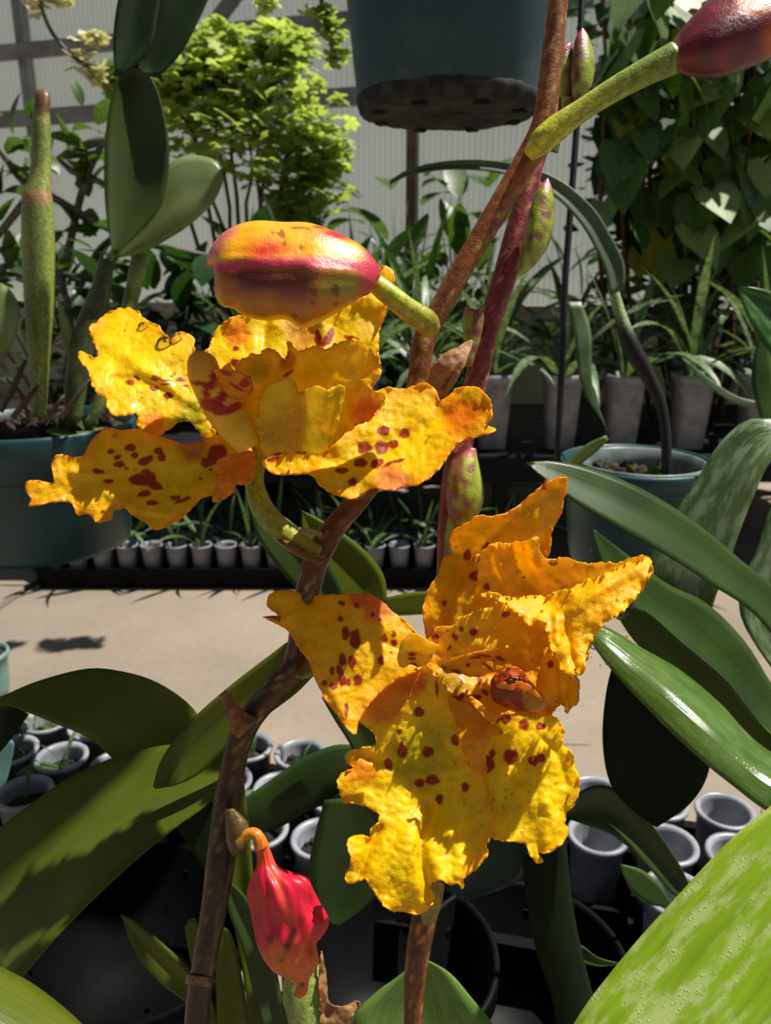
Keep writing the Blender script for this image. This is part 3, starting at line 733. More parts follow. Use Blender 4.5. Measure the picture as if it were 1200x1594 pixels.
# dark undergrowth: separate bushes standing on the floor in front of the wall
def dark_bush(px, py_top, y, w, label, seed, kind='d', n=70, Lf=.16, shp='o', cat='plant', ht=None):
    top = aty(px, py_top, y); H = top.z if ht is None else ht
    t = empty('leafy_bush', label, cat, (top.x, y, 0))
    pot(t, (top.x, y, 0), .09, .15, M_BLACK)
    rg4 = random.Random(seed)
    for k in range(7):
        a = rg4.random() * 6.28; e = Vector((top.x + w * .4 * math.cos(a), y + w * .3 * math.sin(a), H * rg4.uniform(.7, .95)))
        b0 = Vector((top.x, y, .1))
        pts = [b0.lerp(e, s_) + Vector((0, 0, .04 * math.sin(3.14 * s_))) for s_ in np.linspace(0, 1, 6)]
        world_tube('stem', pts, [.005 * (1.2 - s_) for s_ in np.linspace(0, 1, 6)], M_TWIGG, t, 5)
    for k in range(n):
        a = rg4.random() * 6.28; q = math.sqrt(rg4.random()) * w * .5; z = .15 + (H - .15) * rg4.random() ** .7
        me = SM[kind, rg4.choice(('o0', 'o1', 'o2'))] if shp == 'o' else SM[kind, rg4.choice((1, 2, 3, 4))]
        put('leaf', me, t, (q * math.cos(a), q * math.sin(a), z - .03), (0, rg4.uniform(-.3, .3), a + rg4.uniform(-.8, .8)), Lf * rg4.uniform(.6, 1.15))
    if kind == 'd': leaf_cloud('inner_foliage', t, [((top.x, y + .1, .2 + (H - .25) * .25), w * .42), ((top.x, y + .1, .15 + (H - .25) * .75), w * .42)], M_L_DARK, 110, 1, .04, [lobe(0, 1, .35)], seed + 50)
    return t
dark_bush(250, 395, 1.7, .34, 'dark green leafy bush behind the cut cane, below the lime bush', 1, n=80, Lf=.12)
dark_bush(390, 370, 1.78, .34, 'dark green leafy bush directly below the lime lacy bush', 2, n=90, Lf=.12)
dark_bush(520, 370, 1.95, .34, 'dark green leafy bush right of the lime lacy bush', 3, n=70, Lf=.12)
dark_bush(60, 400, 1.85, .40, 'dark green leafy bush behind the left orchid cane', 4, n=80, Lf=.12)
dark_bush(620, 270, 2.1, .20, 'green broad-leaved plant below the hanging pot, left of the two stems', 6, 'b', n=34, Lf=.13)
dark_bush(735, 235, 2.15, .20, 'green broad-leaved plant below the hanging pot, between the two stems', 7, 'b', n=34, Lf=.14)
dark_bush(680, 380, 1.95, .40, 'dark bush between the bench seedlings and the wall', 8, n=70, Lf=.12, shp='s')
dark_bush(1130, 370, 1.95, .5, 'dark bush at the right behind the bench seedlings', 9, n=80, Lf=.15)
dark_bush(930, 400, 2.1, .3, 'low dark bush in front of the pale kneewall', 10, n=40, Lf=.12, shp='s')
def open_shrub(pts_list, leaves, label, y, mat_leaf):
    t = empty('open_shrub', label, 'shrub', (pts_list[0][0].x, pts_list[0][0].y, 0))
    for pl in pts_list:
        n_ = len(pl) * 3
        A = catmull([tuple(p) for p in pl], n_)
        world_tube('branch', [Vector(a_) for a_ in A], [.0085 - .003 * i / n_ for i in range(n_)], M_TWIGG, t, 6)
    rg5 = random.Random(int(y * 100))
    for (c, k) in leaves:
        for i in range(k):
            p = c + Vector((rg5.uniform(-.05, .05), rg5.uniform(-.04, .04), rg5.uniform(-.05, .05)))
            put('leaf', SM[mat_leaf, rg5.choice(('o0', 'o1', 'o2'))], t, p - Vector(t.location), (rg5.uniform(-.5, .5), rg5.uniform(-.6, .4), rg5.random() * 6.28), rg5.uniform(.045, .085))
    return t
y_ = 1.6; g0 = aty(120, 640, y_)
q = lambda px, py, dy=0: aty(px, py, y_ + dy)
open_shrub([[Vector((g0.x, y_, 0)), q(110, 500), q(50, 300)], [q(100, 420), q(130, 290), q(165, 215), q(190, 190)], [q(50, 300), q(-30, 400)], [q(60, 295), q(200, 370), q(330, 400)], [q(-60, 150), q(40, 290)], [q(165, 215), q(90, 250), q(170, 290)]],
           [(q(20, 260), 10), (q(140, 225), 8), (q(110, 250), 5), (q(140, 330), 7), (q(15, 330), 7), (q(100, 285), 5), (q(30, 210), 7), (q(60, 400), 8), (q(0, 450), 8), (q(140, 420), 6), (q(150, 130), 5), (q(240, 400), 7)],
           'sparse shrub with crossing grey branches behind the thick left cane', y_, 'b')
# pale flowering twig at the top left, hanging in from above
M_FLW = G('cream_floret', (222, 216, 184), (190, 190, 140), rough=.6, scale=40, transl=.3, tint=(.6, .6, .4))
def twig(px_list, y, label, blobs, m_):
    pts = [aty(a_, b_, y) for a_, b_ in px_list]; t = empty('flowering_twig', label, 'twig', pts[0])
    A = catmull([tuple(p) for p in pts], 20); world_tube('stem', [Vector(a_) for a_ in A], [.003] * 20, M_TWIGG, t, 6)
    leaf_cloud('florets', t, [(aty(a_, b_, y), r_) for a_, b_, r_ in blobs], m_, 26, 1, .013, LACY[:3], 8)
    return t
twig([(40, -80), (60, -5), (75, 40), (100, 75), (130, 100), (160, 120)], 1.2, 'thin arching twig with cream florets at the top left', [(140, 60, .02), (130, 95, .024), (150, 115, .018), (60, 5, .02), (90, 0, .015)], M_FLW)
twig([(520, -90), (500, 0), (512, 50), (520, 90)], 1.1, 'pale green twig hanging beside the top hanging pot', [(495, 20, .018), (512, 45, .02), (525, 85, .018), (415, 5, .012), (505, -20, .02)], M_L_LIME)

# climbing heart-leaved vine at the right
yv = 1.5
vb = aty(1120, 560, yv + .06)
vine = empty('climbing_vine', 'dense climbing vine with heart-shaped leaves at the right side', 'vine', (vb.x, vb.y, 0))
for k in range(9):
    x_ = 930 + k * 38
    pts = [Vector((vb.x + (k - 4) * .015, yv + .08, 0)), aty(x_ + 20, 520, yv + .08), aty(x_, 300, yv + .08), aty(x_ + 15, 100, yv + .08), aty(x_, -80, yv + .08)]
    A = catmull([tuple(p) for p in pts], 16); world_tube('vine_stem', [Vector(a_) for a_ in A], [.0045] * 16, M_TWIG, vine, 6)
rg = random.Random(12)
for k in range(290):
    back = k % 3 == 0
    px = 925 + 330 * rg.random() ** .85; py = -60 + 470 * rg.random()
    lim = 935 + 20 * math.sin(py / 30) + (40 if py > 330 else 0) + (35 if 150 < py < 190 else 0)
    if px < lim: px = lim + rg.random() * 120
    p = aty(px, py, yv + (rg.uniform(.1, .2) if back else rg.uniform(-.08, .1)))
    me = HM[3] if back else HM[rg.choice((0, 0, 0, 0, 1, 1, 2, 3))]
    put('leaf', me, vine, p - Vector(vine.location), (rg.uniform(-.5, .5), rg.uniform(.4, 1.3), -1.57 + rg.uniform(-1.1, 1.1)), rg.uniform(.045, .08) * (1.3 if back else 1))
hv = Matrix.Identity(4)
# dark leaf mass added behind the vine to darken the background
eg = empty('darkening_shrub', 'deep green shrub added to darken the gap behind the climbing vine', 'shrub', (aty(1130, 300, 1.82).x, 1.82, 0))
for k in range(5):
    world_tube('stem', [Vector((eg.location.x, 1.82, 0)), aty(1000 + 60 * k, 300, 1.82), aty(990 + 70 * k, 20, 1.82)], [.012, .008, .004], M_TWIGG, eg, 6)
leaf_cloud('foliage', eg, [(aty(a_, b_, 1.85), .16) for a_ in (1000, 1090, 1180, 1270) for b_ in (-20, 90, 200, 310, 420)], M_L_DARK, 90, 1, .05, [lobe(0, 1, .35)], 21)

# black-stemmed foliage masses under the bench, rear floor stays open

# ------------------------------------------------------------------ hanging teal pots
M_WIRE = plain('black_wire', sc(14, 15, 17), .4, sc(22, 22, 24), 10)
def hang_pot(name, label, cx, cy_rim, y, r, h, mat, wirepx=None, rimfrac=.16, tiltx=0.0, cat='pot'):
    top = aty(cx, cy_rim, y); loc = Vector((top.x, y, top.z - h))
    t = empty(name, label, cat, loc)
    return t, loc
# left pot with the cut cane orchid
yl = .60; r_l = .077
top = aty(52, 655, yl); h_l = top.z - aty(52, 868, yl - .05).z + .004; loc = Vector((top.x, yl, top.z - h_l))
lo = empty('potted_orchid', 'orchid with thick cut cane and oval leaves in the teal pot at the left', 'potted plant', loc)
pot(lo, loc, r_l, h_l, M_TEAL, taper=.84, rim=.34, m=72)
chunks(lo, loc, r_l * .93, h_l - .006, 60, M_BARK, .011, seed=8)
chunks(lo, loc + Vector((.045, -.028, 0)), .022, h_l + .001, 14, M_MOSS, .008, 'moss', seed=9)
world_tube('hanger_wire', [Vector((loc.x - r_l, yl, loc.z + h_l - .02)), Vector((loc.x - r_l - .002, yl, loc.z + h_l + .02)), Vector((loc.x - r_l - .01, yl, loc.z + h_l + .3)), Vector((loc.x - .09, yl, loc.z + h_l + .8)), Vector((loc.x - .09, yl, 2.6))], [.002] * 5, M_WIRE, lo, 8)
dl = (aty(60, 500, yl - .02) - CAM).dot(FW)
CANE = sc(142, 152, 70); CANE2 = sc(112, 126, 60); NODE = sc(112, 78, 52); DRY = sc(160, 120, 84)
def canecol(u, a, x, y):
    c = mixc(CANE, CANE2, .5 + .8 * noise.noise(Vector((x / 25, y / 60, 2))) + .25 * math.cos(a))  # darker left, lighter right: the side light is put into the cane colour
    for yn in (158, 302):
        c = mixc(c, NODE if yn == 158 else DRY, 1.6 - abs(y - yn - 5 * math.sin(a)) / 9 + .6 * noise.noise(Vector((x / 5, y / 5, 5))))
    if y < 175: c = mixc(c, NODE, .9)
    return c
bulk('cane', [(62, 138), (55, 141), (53, 160), (51, 175), (49, 195), (47, 260), (40, 288), (34, 300), (33, 320), (33, 380), (38, 480), (44, 560), (50, 650)],
     [(64, 138), (76, 141), (79, 160), (77, 175), (79, 195), (80, 260), (80, 288), (80, 300), (83, 320), (86, 400), (84, 480), (78, 560), (72, 650)], dl, M_STEM, lo, 60, 24, colf=canecol)
bulk('pseudobulb', [(155, 400), (140, 450), (112, 520), (100, 600), (100, 655)], [(178, 405), (170, 470), (150, 540), (135, 610), (128, 655)], dl, M_STEM, lo, 30, 18, colf=lambda u, a, x, y: mixc(sc(84, 98, 50), sc(60, 66, 40), .5 + noise.noise(Vector((x / 20, y / 30, 1)))))
bulk('pseudobulb', [(205, 395), (190, 470), (165, 560), (140, 640), (128, 660)], [(235, 395), (215, 470), (185, 560), (160, 640), (142, 660)], dl * 1.02, M_STEM, lo, 30, 16, colf=lambda u, a, x, y: mixc(sc(140, 154, 84), sc(100, 118, 60), .5 + noise.noise(Vector((x / 20, y / 30, 1)))))
M_OL = G('oval_leaf_dark', (66, 82, 34), (48, 64, 26), rough=.4, scale=25, transl=.12, vein=.04)
M_OL2 = G('oval_leaf_pale', (142, 154, 104), (116, 134, 84), rough=.35, scale=25, transl=.25, vein=.04)
M_OLD = G('oval_leaf_top', (44, 62, 30), (30, 46, 24), rough=.35, scale=25, transl=.1, vein=.04)
blade('leaf', [(208, 100), (180, 130), (165, 200), (162, 280), (166, 340), (175, 395)], [(208, 100), (238, 125), (258, 190), (263, 250), (248, 325), (180, 398)], dl * .97, M_OL, lo, 30, 11, bow=-.12, fold=.05, label='dark upright oval leaf')
blade('leaf', [(263, 252), (290, 243), (325, 245), (345, 262), (348, 285), (335, 310)][::-1] and [(340, 300), (348, 275), (335, 250), (300, 242), (268, 252), (240, 290), (205, 350), (182, 398)], [(340, 300), (330, 318), (310, 338), (285, 358), (262, 372), (240, 385), (215, 395), (184, 402)], dl, M_OL2, lo, 30, 11, bow=.12, fold=.06, label='pale oval leaf leaning right')
blade('leaf', [(-60, 560), (-40, 470), (0, 440), (28, 470), (30, 490)], [(-60, 565), (-50, 580), (0, 560), (22, 530), (30, 492)], dl * .95, M_OL2, lo, 18, 7, bow=.1)
blade('leaf', [(105, 560), (92, 500), (90, 465), (118, 500)][:3], [(115, 560), (118, 530), (92, 465)], dl, M_OL2, lo, 12, 5)
for k, (xa, ya, xb, yb, w_) in enumerate([(0, 640, 40, 560, 8), (20, 650, 60, 600, 7), (95, 650, 140, 590, 6), (45, 655, 10, 590, 5), (70, 655, 100, 615, 6), (160, 655, 180, 600, 5)]):
    tube('root', [(xa, ya, 0, w_ * .7), ((xa + xb) / 2 + 6, (ya + yb) / 2 - 8, -6, w_ * .6), (xb, yb, 0, w_ * .3)], dl * (.98 - .008 * (k % 3)), M_HUSK, lo, 14, 8, colf=lambda u, a: mixc(sc(120, 96, 76), sc(70, 56, 42), u))
# two dark leaf blades hanging in from a plant above, at the top
SHADE_LEAF = leafmesh('oval_leaf', 1.0, .62, .1, .3, n=8, prof='oval', fold=.1); SHADE_LEAF.materials.append(M_OLD)
tl = empty('overhead_plant', 'pair of dark green leaf blades hanging in from above at the top left', 'plant', P(260, -200, .5))
blade('leaf', [(262, -210), (200, -60), (180, 20), (176, 80), (180, 118)], [(300, -210), (262, -60), (246, 20), (232, 80), (184, 121)], .5, M_OLD, tl, 24, 9, fold=.12)
blade('leaf', [(262, -210), (258, -60), (246, 0), (218, 50), (206, 100), (232, 118)], [(400, -210), (360, -80), (328, -10), (305, 40), (280, 85), (245, 122)], .505, M_OLD, tl, 26, 9, fold=.10)
# unseen leaves and stems added above the frame to shade the lower-left leaves
for (px_, py_, d0, L_, az_) in ((118, 1085, .30, .62, 3.1), (40, 1130, .32, .66, 3.3)):
    c_ = P(px_, py_, d0) - SUN_DIR * L_
    put('leaf', SHADE_LEAF, tl, c_ - Vector(tl.location) - Vector((.05 * math.cos(az_), .05 * math.sin(az_), 0)), (0, 0, az_), .11)
    world_tube('stem', [c_ - Vector((.05 * math.cos(az_), .05 * math.sin(az_), 0)), P(270, -400, .5)], [.003, .003], M_TWIGG, tl, 6)
bulk('stem', [(240, -400), (250, -300), (262, -205)], [(300, -400), (300, -300), (300, -205)], .5, M_STEM, tl, 10, 10, colf=lambda *a: sc(70, 80, 44))

# top hanging pot (we look at its side and grimy base, dark with painted shade, from below)
yh = .60
bl = aty(556, 155, yh); br = aty(840, 155, yh)
rb2 = (br.x - bl.x) / 2 * 1.0; cx = (bl.x + br.x) / 2; zbh = aty(700, 144, yh - rb2).z + .002
hp = empty('hanging_pot', 'teal hanging pot seen from below at the top centre', 'pot', (cx, yh, zbh))
hh = .16; rt_ = rb2 * 1.24
prof = [(.001, .008), (rb2 * .55, .008), (rb2 * .58, .001), (rb2 * .93, 0), (rb2 * .985, .002), (rb2, .006), (rb2 + (rt_ - rb2) * .8 * .5, hh * .4), (rb2 + (rt_ - rb2) * .8, hh * .8), (rt_ + .002, hh * .805), (rt_ + .003, hh), (rt_ - .002, hh), (rt_ - .004, hh * .8), (rb2 - .003, .01), (.001, .010)]
lathe('pot', prof, M_TEALD, hp, (cx, yh, zbh), 72)
M_GRIME_SHADE = plain('grime_and_shade', sc(20, 22, 21), .8, sc(62, 64, 60), 90, bump=.6, bd=.002, lo=.45, hi=.75)  # grime, blackened further to put the underside's shade into its colour
prof = [(.001, -.002), (rb2 * .5, -.0022), (rb2 * .62, -.0035), (rb2 * .8, -.0045), (rb2 * .97, -.003), (rb2 * 1.0, .002), (rb2 * 1.012, .006), (rb2 * 1.003, .0075)]
gm = lathe('base_ring', prof, M_GRIME_SHADE, hp, (cx, yh, zbh), 90, label='grimy base ring with underside shade in its colour')
for v in gm.data.vertices:
    a_ = math.atan2(v.co.y - yh, v.co.x - cx); 
    v.co.z += .0010 * noise.noise(Vector((math.cos(a_) * 5, math.sin(a_) * 5, v.co.z * 80))) + .0010 * noise.noise(Vector((math.cos(a_) * 17, math.sin(a_) * 17, 3)))
for k in range(8):
    a_ = k * math.pi / 4 + .35
    me = box_mesh('drain_hole', (rb2 * .74, -.005, -.0062), (rb2 * .88, .005, -.0035), Matrix.Translation((cx, yh, zbh)) @ Matrix.Rotation(a_, 4, 'Z'), .001); link('drain_hole', me, M_DARKHOLE, hp, smooth=False)
for s_ in (-1, 1): world_tube('hanger_wire', [Vector((cx + s_ * rt_, yh, zbh + hh)), Vector((cx, yh, zbh + .9))], [.0012] * 2, M_WIRE, hp, 6)
chunks(hp, (cx, yh, zbh), rt_ * .9, hh * .92, 20, M_BARK, .01, seed=22)
world_tube('hanger_wire', [Vector((cx, yh, zbh + .9)), Vector((cx, yh, 2.6))], [.0012] * 2, M_WIRE, hp, 6)

# right hanging teal pot on its single black wire, clear inner pot, dead stem and arching leaf
yr = .60; r_r = (aty(1112, 712, yr).x - aty(872, 712, yr).x) / 2; cxr = (aty(1112, 712, yr).x + aty(872, 712, yr).x) / 2
ztr = aty(990, 715, yr).z; h_r = .083
rp = empty('hanging_orchid_pot', 'teal pot with clear inner pot hanging on a black wire, right of centre', 'potted plant', (cxr, yr, ztr - h_r))
pot(rp, (cxr, yr, ztr - h_r), r_r, h_r, M_TEAL, taper=.78, rim=.2, m=64)
pot(rp, (cxr + .003, yr, ztr - h_r + .008), r_r * .84, h_r * .90, M_CLEAR, taper=.8, rim=.08, m=56, name='inner_pot')
chunks(rp, (cxr, yr, ztr - h_r), r_r * .76, h_r * .80, 46, M_BARK, .009, seed=12)
chunks(rp, (cxr + .002, yr - .004, ztr - h_r), r_r * .5, h_r * .83, 12, M_MOSS, .007, 'moss', seed=13)
dr = (Vector((cxr - r_r, yr - .0, ztr)) - CAM).dot(FW)
world_tube('hanger_wire', [P(866, 730, dr), P(869, 690, dr), P(880, 430, dr), P(899, 180, dr), P(906, -20, dr), P(915, -300, dr)], [.0027] * 6, M_WIRE, rp, 10)
dd = (Vector((cxr, yr, ztr)) - CAM).dot(FW)
dark = lambda u, a: mixc(sc(34, 28, 26), sc(64, 54, 50), .5 + .8 * noise.noise(Vector((u * 14, a, 0))))
def duo(u, a):
    return mixc(sc(150, 170, 120), sc(30, 27, 26), (u - .14) * 14 + .8 * math.sin(a))
tube('dead_stem', [(952, 440, 0, 7), (968, 500, 0, 10), (985, 545, 0, 14), (1008, 585, 0, 11), (1028, 630, 0, 9), (1036, 680, 0, 8), (1038, 735, 0, 8), (1040, 765, 0, 8)], dd, M_STEM, rp, 40, 12, colf=duo, label='blackened withered stem, pale green at its top')
M_ARCH = G('arching_grey_leaf', (104, 120, 96), (78, 96, 74), rough=.4, scale=25, transl=.15, vein=.06)
blade('leaf', [(608, 280), (640, 262), (700, 250), (770, 250), (830, 262), (880, 285), (925, 325), (950, 365), (972, 410), (972, 450)],
      [(606, 288), (640, 272), (700, 264), (770, 268), (825, 285), (868, 310), (905, 350), (928, 390), (943, 425), (950, 460)], dd * .96, M_ARCH, rp, 44, 7, fold=.15, label='long arching grey-green leaf')
blade('leaf', [(882, 470), (893, 520), (905, 600), (940, 660), (945, 672)], [(905, 470), (920, 520), (922, 600), (938, 650), (945, 672)], dd * .99, M_L_STRAP, rp, 20, 5)
M_BLADE2 = G('olive_leaf', (96, 116, 52), (76, 96, 44), rough=.35, scale=25, transl=.2, vein=.06)
blade('leaf', [(943, 678), (915, 690), (890, 712), (870, 730)], [(948, 684), (930, 702), (905, 722), (880, 740)], dd * .9, M_BLADE2, rp, 14, 5)
# blue-grey pots at the left edge, foreground
pl = aty(-30, 1015, .86)
t = empty('grey_green_pot', 'pale teal pot cut off by the left edge, beside the arching leaf', 'pot', (pl.x, .86, 0)); M_PALET = plain('pale_teal_plastic', sc(120, 156, 152), .4, sc(98, 136, 134), 30)
pot(t, (pl.x, .86, 0), .032, max(.05, pl.z), M_PALET, taper=.8, m=40); chunks(t, (pl.x, .86, 0), .027, max(.05, pl.z) * .9, 8, M_BARK, .006, seed=15)
# ------------------------------------------------------------------ the two flowering orchid spikes
BROWN = sc(86, 52, 30); BROWND = sc(58, 38, 20); OLIVE = sc(112, 104, 34); GRN = sc(140, 156, 44); PINKB = sc(124, 52, 52); MAHO = sc(120, 62, 30)
def stemcol(c1, c2, c3, f1=10):
    def f(u, a):
        v = noise.noise(Vector((u * f1, math.cos(a) * 1.2, math.sin(a) * 1.2))); w = noise.noise(Vector((u * f1 * 9, math.cos(a) * 4, math.sin(a) * 4)))
        c = mixc(c1, c2, .5 + v * 1.2); return mixc(c, c3, max(0, w - .28) * 3.5)
    return f
DA, DF1 = .238, .222
ga = P(318, 1500, DA)
plantA = empty('orchid_plant', 'orchid with brown spike, open yellow flower at upper left and red buds', 'orchid', (ga.x, ga.y + .01, 0.0))
potA = pot(plantA, (ga.x, ga.y + .0, 0), .055, .09, M_TEAL, taper=.78, m=48); chunks(plantA, (ga.x, ga.y, 0), .05, .078, 40, M_BARK, .008, seed=41)
sA = tube('flower_stem', [(300, 2300, 40, 20), (302, 1800, 20, 20), (306, 1594, 4, 19), (318, 1500, 0, 19), (332, 1420, 0, 20), (345, 1330, 0, 23), (352, 1260, 0, 21), (366, 1180, 0, 19), (385, 1125, 0, 20), (425, 1075, 0, 20), (462, 1030, 0, 21), (473, 960, 0, 20), (485, 895, 2, 20), (500, 855, 2, 20), (525, 815, 2, 18), (560, 775, 4, 17), (620, 690, 8, 17), (650, 600, 6, 18), (660, 530, 2, 18), (684, 482, 0, 17), (724, 410, 0, 17), (775, 325, 0, 18), (822, 245, 0, 19), (846, 190, 0, 18), (856, 120, 0, 17), (868, 0, 0, 16), (876, -120, 0, 15)],
          DA, M_STEM, plantA, 220, 18, colf=lambda u, a: stemcol(mixc(sc(40, 28, 16), MAHO, (u - .45) * 2.6), mixc(sc(62, 42, 22), sc(142, 84, 40), (u - .4) * 2.5), mixc(sc(84, 66, 34), sc(176, 150, 84), (u - .3) * 3), 40)(u, a))
def node_ring(x, y, w, ang, d, par, col=sc(120, 92, 50)):
    ca, sa = math.cos(math.radians(ang)), math.sin(math.radians(ang))
    h = 5
    e1 = [(x - w * ca + h * sa * k, y - w * sa - h * ca * k) for k in (-1.6, -.5, .5, 1.6)]; e2 = [(x + w * ca + h * sa * k, y + w * sa - h * ca * k) for k in (-1.6, -.5, .5, 1.6)]
    return bulk('node', e1, e2, d, M_STEM, par, 8, 18, colf=lambda u, a, X, Y: mixc(col, BROWND, .4 + noise.noise(Vector((X / 6, Y / 6, 0)))))
node_ring(310, 1527, 21, 8, DA, plantA); node_ring(850, 226, 21, 15, DA, plantA, OLIVE)
# brown dry flower stub and bract at the kink of the stem
bulk('bract', [(341, 1082), (352, 1110), (360, 1140), (372, 1150)], [(352, 1074), (372, 1100), (388, 1112), (404, 1118)], DA * .975, M_HUSK, plantA, 20, 12, k=.7, colf=lambda u, a, x, y: mixc(sc(176, 122, 72), sc(96, 62, 36), .4 + noise.noise(Vector((x / 7, y / 12, 1)))), label='dry brown stub on the stem')
bulk('bract', [(350, 1260), (352, 1310), (364, 1335), (376, 1325)], [(366, 1258), (385, 1280), (388, 1300), (384, 1318)], DA * .97, M_STEM, plantA, 16, 14, k=.8, colf=lambda u, a, x, y: mixc(sc(92, 82, 34), sc(96, 60, 34), u + noise.noise(Vector((x / 9, y / 9, 1)))))
bulk('bract', [(458, 1052), (475, 1040), (486, 1020), (488, 1000)], [(470, 1058), (488, 1052), (494, 1030), (490, 1004)], DA * .97, M_STEM, plantA, 14, 12, k=.8, colf=lambda u, a, x, y: mixc(sc(130, 120, 30), sc(92, 66, 30), u))
bulk('bract', [(430, 838), (455, 845), (480, 862), (512, 872)], [(436, 846), (460, 862), (478, 874), (508, 878)], DA * .965, M_HUSK, plantA, 18, 10, k=.5, colf=lambda u, a, x, y: mixc(sc(148, 104, 56), sc(88, 56, 30), .4 + noise.noise(Vector((x / 8, y / 4, 3)))), label='papery brown bract')
bulk('bract', [(452, 820), (480, 822), (502, 828)], [(456, 826), (480, 830), (500, 838)], DA * .98, M_HUSK, plantA, 12, 8, k=.5, colf=lambda *a: sc(190, 162, 130))
# translucent papery bract beside the stem (upper right)
petal('bract', [(735, 530), (727, 560), (712, 590), (692, 618), (676, 612), (668, 595), (672, 572), (690, 552), (712, 540)], DA * .985, [(735, 530, 10), (676, 612, 8), (695, 570, -8), (705, 600, -6)], plantA, ruffle=2, jag=.5, base=sc(178, 128, 84), edge_orange=0, mat=M_HUSK, seed=3,
      spots=[(712, 572, 14, 3, -50), (695, 596, 16, 3, -55)], spotcol=sc(120, 66, 34), label='papery translucent brown bract')

# --- upper flower
fl1 = tube('flower', [(497, 862, 4, 15), (470, 850, 0, 17), (432, 820, -4, 18), (405, 785, -6, 17), (396, 750, -4, 15), (398, 715, 10, 16), (400, 690, 20, 14)], DA * .985, M_STEM, plantA, 40, 16, colf=lambda u, a: mixc(mixc(sc(120, 120, 34), GRN, u * 1.3), sc(170, 150, 40), .3 * math.sin(a)), label='open yellow orchid flower with red spots, upper left')
shaded_yellow = sc(242, 204, 10)  # duller yellow puts the sepal's shaded look into its pigment
pa = petal('petal', [(345, 690), (325, 655), (312, 610), (303, 560), (302, 528), (290, 518), (273, 518), (267, 527), (257, 520), (247, 508), (233, 500), (222, 494), (213, 482), (187, 480), (167, 487), (152, 500), (138, 510), (143, 527), (150, 543), (152, 556), (137, 552), (123, 548), (124, 563), (138, 577), (142, 597), (152, 613), (165, 622), (166, 634), (180, 648), (198, 646), (213, 643), (214, 658), (222, 670), (247, 678), (262, 668), (287, 655), (305, 664), (322, 685)],
           DF1, [(345, 690, 14), (300, 600, 20), (210, 490, 88), (140, 520, 60), (125, 556, 18), (170, 640, -30), (245, 675, -12), (230, 580, 14), (290, 525, 52)], fl1, seed=1, ruffle=7, lam=50, jag=1.9,
           spots=[(203, 596, 7, 5), (213, 588, 6, 2, 30), (243, 589, 8, 4, 10), (257, 593, 9, 2, 10), (258, 598, 8, 2), (280, 592, 8, 3.5), (289, 601, 5, 2), (240, 605, 8, 4), (262, 616, 8, 5)], mid=YEL, midr=(240, 590, 60),
           creases=[([(330, 660), (270, 610), (210, 565), (160, 530)], -5, 12), ([(300, 640), (240, 600), (180, 590)], 5, 9)], paints=[(305, 648, 26, sc(214, 196, 30)), (240, 660, 22, ORA)])  # greenish patch is the column's cast shadow, painted into the pigment
pb = petal('sepal', [(395, 712), (388, 735), (365, 752), (333, 770), (313, 777), (293, 797), (273, 813), (243, 825), (227, 813), (207, 803), (197, 792), (177, 795), (173, 807), (150, 813), (143, 803), (130, 800), (120, 802), (110, 783), (80, 782), (47, 788), (48, 777), (40, 762), (42, 750), (60, 748), (83, 752), (82, 735), (80, 723), (90, 708), (113, 711), (130, 709), (136, 697), (143, 687), (157, 672), (173, 667), (190, 670), (217, 668), (240, 676), (262, 684), (276, 688), (300, 690), (330, 680), (352, 676), (385, 690)],
           DF1 * .998, [(385, 700, 10), (45, 768, -26), (157, 675, 16), (235, 750, 8), (240, 822, -22), (300, 690, 8), (90, 715, -2), (150, 810, -20), (320, 760, -8)], fl1, seed=2, ruffle=5.5, lam=70, jag=.6, base=shaded_yellow, edge_orange=.8, ew=13,
           spots=[(203, 697, 9, 6), (173, 703, 6, 4), (183, 712, 6, 4, -20), (210, 709, 6, 5), (186, 723, 9, 5), (197, 729, 4, 2), (227, 717, 13, 6, -25), (247, 702, 7, 6), (252, 711, 6, 8), (153, 734, 10, 4, 8), (169, 749, 8, 4), (217, 747, 16, 10), (233, 743, 10, 9), (240, 755, 14, 7, 25), (227, 734, 7, 4), (225, 769, 11, 5, -10), (237, 783, 10, 4), (273, 775, 9, 4), (285, 779, 14, 3, -20), (337, 707, 18, 13, -45), (322, 720, 10, 8), (313, 745, 3, 2), (328, 732, 4, 2), (160, 797, 3, 3)],
           creases=[([(380, 715), (300, 735), (200, 745), (110, 765)], 7, 14), ([(150, 760), (210, 790), (260, 800)], -5, 8), ([(110, 735), (160, 740), (190, 735)], -4, 6)], paints=[(300, 700, 24, sc(214, 140, 40))])
pc = petal('petal', [(337, 720), (353, 710), (372, 705), (393, 703), (397, 730), (388, 753), (367, 755), (362, 768), (332, 781), (337, 750)], DF1 * .975, [(337, 720, -6), (393, 705, 0), (365, 745, -14), (332, 780, -4), (362, 730, 4)], fl1, seed=3, ruffle=6, lam=30, wr=10, jag=1.0, base=sc(240, 160, 20), edge_orange=.8)
